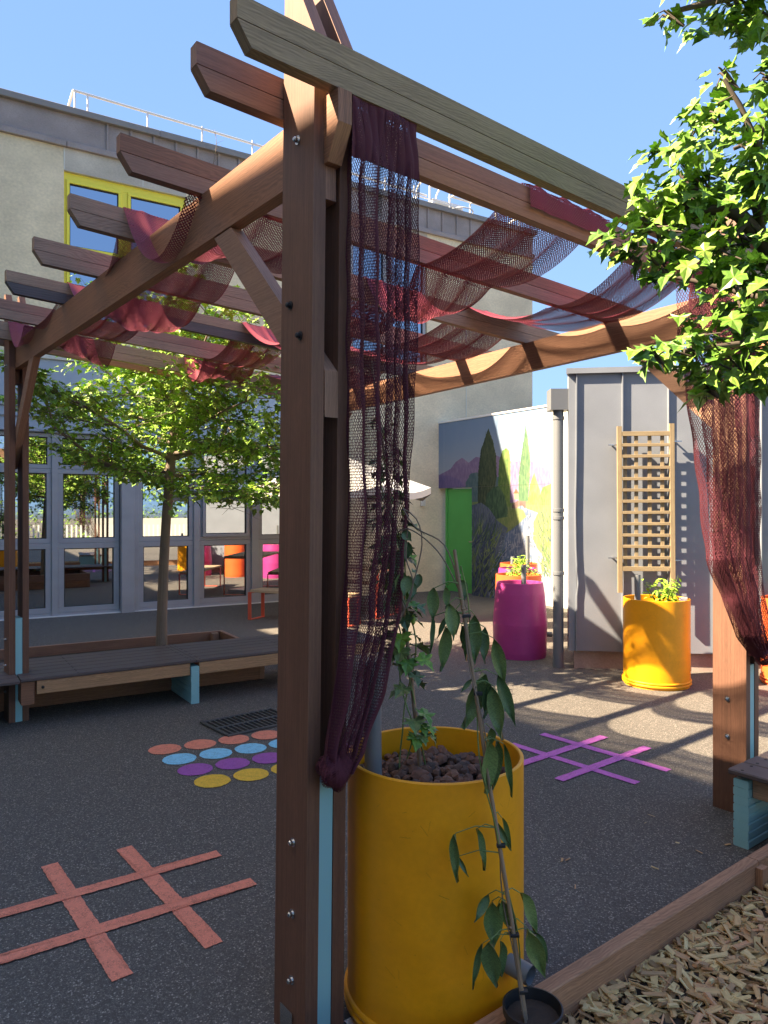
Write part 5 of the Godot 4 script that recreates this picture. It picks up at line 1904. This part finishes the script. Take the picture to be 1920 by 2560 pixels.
# ---------------------------------------------------------------- picnic set and parasol
func picnic() -> void:
	var a := deg_to_rad(65.0)
	var B := Basis(Vector3(sin(a), 0, cos(a)), Vector3.UP, Vector3(-cos(a), 0, sin(a)))
	# x runs along the seats and nears the viewer; z points to the viewer
	var loop := func(t: Node3D, x: float, z0: float, z1: float, h: float, w: float) -> void:
		var st := nst()
		bx(st, Vector3(x, h * 0.5, z0), Vector3(w, h, 0.012), 0.003)
		bx(st, Vector3(x, h * 0.5, z1), Vector3(w, h, 0.012), 0.003)
		bx(st, Vector3(x, 0.0065, (z0 + z1) * 0.5), Vector3(w, 0.012, absf(z1 - z0) - 0.0125), 0.003)
		bx(st, Vector3(x, h - 0.0065, (z0 + z1) * 0.5), Vector3(w, 0.012, absf(z1 - z0) - 0.0125), 0.003)
		obj(st, "leg_frame", M.orange_steel, t)
	var spots := [[-2.02, 10.78, 0.45, 0.34, "bench", "orange framed bench with a wooden seat in front of the glazed school front", 1.7], [-1.62, 11.55, 0.75, 0.74, "table", "orange framed picnic table with a pale wooden top under the parasol", 1.7], [-1.3, 12.35, 0.45, 0.34, "bench", "orange framed bench on the far side of the picnic table, close to the glass", 1.7]]
	for s in spots:
		var t := thing("picnic_" + String(s[4]), s[5], s[4], v(s[0], s[1], 0), B)
		var L: float = s[6]
		loop.call(t, 0.03, 0.0, -s[3], s[2] - 0.04, 0.06)
		loop.call(t, L - 0.03, 0.0, -s[3], s[2] - 0.04, 0.06)
		var n := 3 if s[4] == "bench" else 6
		for k in n:
			var st := nst()
			var w: float = s[3] / n
			lumber(st, Vector3(-0.02 if s[4] != "bench" else 0.03, s[2] - 0.02, -w * (k + 0.5)), Vector3(L + 0.02, s[2] - 0.02, -w * (k + 0.5)), Vector3.UP, w - 0.006, 0.04, 0.004)
			obj(st, "plank", M.topwood, t)
	# parasol
	var p := thing("parasol", "large off white parasol shading the picnic table", "parasol", v(-0.90, 11.6, 0))
	var st := nst()
	tube(st, [Vector3(0, 0, 0), Vector3(0, 2.62, 0)], [0.026], 12)
	obj(st, "pole", M.frame, p)
	st = nst()
	bx(st, Vector3(0, 0.03, 0), Vector3(0.6, 0.06, 0.6), 0.01)
	obj(st, "base", M.frame, p)
	var R := 1.66
	var top := Vector3(0, 2.6, 0)
	for k in 8:
		var a0 := TAU * k / 8.0 + 0.2
		var a1 := TAU * (k + 1) / 8.0 + 0.2
		var e0 := Vector3(cos(a0) * R, 1.98, sin(a0) * R)
		var e1 := Vector3(cos(a1) * R, 1.98, sin(a1) * R)
		st = nst()
		st.set_smooth_group(1)
		var n := 5
		for i in n:
			for j in n:
				var f := func(x: float, y: float) -> Vector3:
					var m := e0.lerp(e1, x)
					var s := top.lerp(m, y)
					return s + Vector3(0, -0.10 * sin(x * PI) * y * y - 0.09 * y * (1.0 - y), 0)
				quad(st, f.call(float(i) / n, float(j) / n), f.call(float(i + 1) / n, float(j) / n), f.call(float(i + 1) / n, float(j + 1) / n), f.call(float(i) / n, float(j + 1) / n))
		obj(st, "canopy_panel", M.canvas, p)
		st = nst()
		for i in n:
			var x0 := float(i) / n
			var x1 := float(i + 1) / n
			var q0 := e0.lerp(e1, x0) - Vector3(0, 0.10 * sin(x0 * PI), 0)
			var q1 := e0.lerp(e1, x1) - Vector3(0, 0.10 * sin(x1 * PI), 0)
			quad(st, q0, q1, q1 - Vector3(0, 0.10 + 0.02 * sin(x1 * 15.0), 0), q0 - Vector3(0, 0.10 + 0.02 * sin(x0 * 15.0), 0))
		obj(st, "valance", M.canvas, p)
		st = nst()
		tube(st, [Vector3(0, 2.57, 0), e0 - Vector3(0, 0.012, 0)], [0.011], 6)
		obj(st, "rib", M.frame, p)

# ---------------------------------------------------------------- things beyond the frame that the glazed front mirrors
func yard_edge() -> void:
	var B := Basis(Vector3(0.71, 0, -0.704), Vector3.UP, Vector3(-0.704, 0, -0.71))
	var t := thing("boundary_railing", "white slatted railing and low wall closing the yard, mirrored in the glazed front", "fence", v(13, -5, 0), B)
	var st := nst()
	box2(st, Vector3(-3, 0, -1.2), Vector3(14, 1.3, -1.0), 0.0)
	obj(st, "low_wall", M.cream, t)
	for k in 70:
		st = nst()
		box2(st, Vector3(-7 + k * 0.2, 0.05, -0.02), Vector3(-6.93 + k * 0.2, 1.0, 0.02), 0.0)
		obj(st, "slat", M.white, t)
	var hx: Array = []
	var hc: Array = []
	for k in 5200:
		var l := rf(0.12, 0.25)
		hx.append(aim(Vector3(rf(-14, 14), pow(rng.randf(), 0.8) * (2.1 + 0.5 * sin(k * 0.37)), rf(-3.4, -1.6)), Vector3(rf(-1, 1), rf(-0.6, 0.4), rf(-1, 1)).normalized(), Vector3(rf(-0.6, 0.6), 1, rf(-0.6, 0.6)), l, l))
		var g := rf(0.5, 1.1)
		hc.append(Color(g, g, g))
	var hd := thing("boundary_hedge", "loose green hedge behind the white railing, mirrored in the glazed front", "hedge", v(13, -5, 0), B)
	multi(leaf_mesh(false, 0.2), hx, hc, "foliage", M.leaf, hd)
	for k in 6:
		far_tree(v(11.5 + k * 2.4, -12.5 + k * 2.5, 0) + Vector3(rf(-1, 1), 0, rf(-1, 1)), rf(5.5, 8.0), rf(1.8, 2.6), 1500, ["tall green tree mirrored at the edge of the first glass bay", "broad green tree behind the white boundary railing", "rounded green tree beyond the low white wall", "slender green tree beyond the railing by the wall end", "dense green tree behind the yard railing", "spreading green tree at the far end of the railing"][k], "boundary_tree")

func beyond() -> void:
	far_tree(v(6.2, 26.0, 0), 5.0, 1.3, 900, "green treetop just showing over the roof of the metal clad building")
	var t := thing("brick_building", "orange brick building glimpsed through the maple leaves", "building", v(13.2, 20.5, 0), Basis(Vector3.UP, 0.3))
	var st := nst()
	box2(st, Vector3(-1.4, 0, -3), Vector3(3, 9.6, 0), 0.0)
	obj(st, "wall", mottled(lin(0.42, 0.17, 0.09), M.concrete.albedo_texture, 2.0, 0.9), t)
	st = nst()
	box2(st, Vector3(-1.5, 9.602, -3.1), Vector3(3.1, 9.8, 0.1), 0.0)
	obj(st, "roof_cap", M.zinc, t)
	window_unit(t, 0.2, 1.3, 7.2, 8.8, 0.03, M.white, M.glass_sky, 0.07)

# ----------------------------------------------------------------
func _ready() -> void:
	rng.seed = 12
	var cam := Camera3D.new()
	cam.name = "camera"
	cam.fov = 70.38
	cam.near = 0.05
	cam.far = 400.0
	cam.position = Vector3(0, 1.6, 0)
	add_child(cam)
	var env := Environment.new()
	env.background_mode = Environment.BG_SKY
	var sky := Sky.new()
	var sm := ProceduralSkyMaterial.new()
	sm.sky_top_color = Color(0.385, 0.505, 0.705)
	sm.sky_horizon_color = Color(0.53, 0.655, 0.77)
	sm.sky_curve = 0.22
	sm.ground_horizon_color = Color(0.55, 0.56, 0.56)
	sm.ground_bottom_color = Color(0.30, 0.28, 0.26)
	sm.energy_multiplier = 0.385
	sm.sun_angle_max = 85.0
	sm.sun_curve = 0.3
	sky.sky_material = sm
	env.sky = sky
	env.tonemap_mode = Environment.TONE_MAPPER_LINEAR
	env.tonemap_exposure = 6.4
	env.sdfgi_enabled = true
	env.ssao_enabled = true
	env.ssil_enabled = true
	var we := WorldEnvironment.new()
	we.name = "world"
	we.environment = env
	add_child(we)
	var sun := DirectionalLight3D.new()
	sun.name = "sun"
	sun.light_energy = 1.35
	sun.light_color = Color(1.0, 0.91, 0.78)
	sun.light_angular_distance = 0.53
	sun.shadow_enabled = true
	add_child(sun)
	var el := deg_to_rad(42.0)
	var to_sun := Vector3(-0.973 * cos(el), sin(el), 0.228 * cos(el))
	sun.look_at_from_position(Vector3(0, 20, 0), Vector3(0, 20, 0) - to_sun)
	make_materials()
	ground()
	school()
	wing()
	mural_wall()
	clad_block()
	pergola()
	railing()
	bed()
	benches()
	painted_grid("painted_grid", "salmon noughts and crosses grid painted on the asphalt beside the near post", [[Vector2(-1.515, 3.288), Vector2(-0.897, 2.49), 0.072], [Vector2(-1.238, 3.455), Vector2(-0.626, 2.677), 0.072], [Vector2(-1.75, 2.725), Vector2(-0.771, 3.394), 0.066], [Vector2(-1.60, 2.43), Vector2(-0.563, 3.135), 0.068]], M.paint_salmon)
	painted_grid("painted_grid", "violet noughts and crosses grid painted on the asphalt half in sun", [[Vector2(1.138, 5.228), Vector2(1.76, 4.484), 0.066], [Vector2(0.875, 5.006), Vector2(1.493, 4.277), 0.062], [Vector2(0.79, 4.535), Vector2(1.565, 5.16), 0.068], [Vector2(1.039, 4.322), Vector2(1.787, 4.924), 0.066]], M.paint_pink)
	dots()
	drain()
	picnic()
	# barrels along the metal clad building
	barrel(v(1.515, 8.1, 0), M.magenta, "violet barrel at the front of the row by the downpipe", 0.292, 0.82, 0.13, Vector3(0.02, 0.20, 0.12), 0.1)
	barrel(v(1.69, 9.12, 0), M.orange, "orange barrel second in the row behind the violet one", 0.29, 0.82, 0.03, Vector3(-0.1, 0.06, 0.0), 0.1)
	barrel(v(1.87, 10.15, 0), M.magenta, "pinkish violet barrel third in the row towards the mural", 0.29, 0.82, 0.10, Vector3(0.14, 0.45, 0.0), 0.1)
	barrel(v(2.06, 11.1, 0), M.orange, "orange barrel last in the row below the mural", 0.29, 0.82, 0.03, Vector3(-0.1, 0.10, 0.0), 0.1)
	barrel(v(2.54, 6.77, 0), M.amber, "yellow barrel standing in front of the wooden trellis", 0.295, 0.80, 0.0, Vector3(-0.19, 0.22, 0.05), 2.0)
	barrel(v(3.83, 6.75, 0), M.orange, "orange barrel partly hidden behind the sunlit pergola post", 0.29, 0.80, 0.0, Vector3(0.1, 0.15, 0.05), 2.0)
	small_plant(v(2.62, 6.74, 0.71), 0.36, 9, "tomato plant in the yellow barrel before the trellis")
	small_plant(v(1.72, 9.1, 0.72), 0.24, 10, "leafy young plants in the orange barrel second in the row")
	small_plant(v(1.87, 10.12, 0.72), 0.22, 10, "leafy young plants in the third barrel of the row")
	small_plant(v(2.06, 11.1, 0.72), 0.24, 10, "leafy young plants in the barrel under the mural")
	small_plant(v(3.83, 6.75, 0.70), 0.30, 7, "young plant in the orange barrel behind the post")
	var lab := thing("plant_label", "small white plant label stuck in the soil of the yellow barrel", "plant label", v(2.72, 6.60, 0.71))
	var st := nst()
	bx(st, Vector3(0, 0.09, 0), Vector3(0.075, 0.05, 0.003), 0.0)
	bx(st, Vector3(0, 0.03, 0), Vector3(0.01, 0.07, 0.003), 0.0)
	obj(st, "card", M.white, lab)
	st = nst()
	bx(st, Vector3(0, 0.09, 0.003), Vector3(0.058, 0.033, 0.001), 0.0)
	obj(st, "print", M.fascia, lab)
	nets()
	near_planting()
	yard_tree()
	near_tree()
	yard_edge()
	beyond()
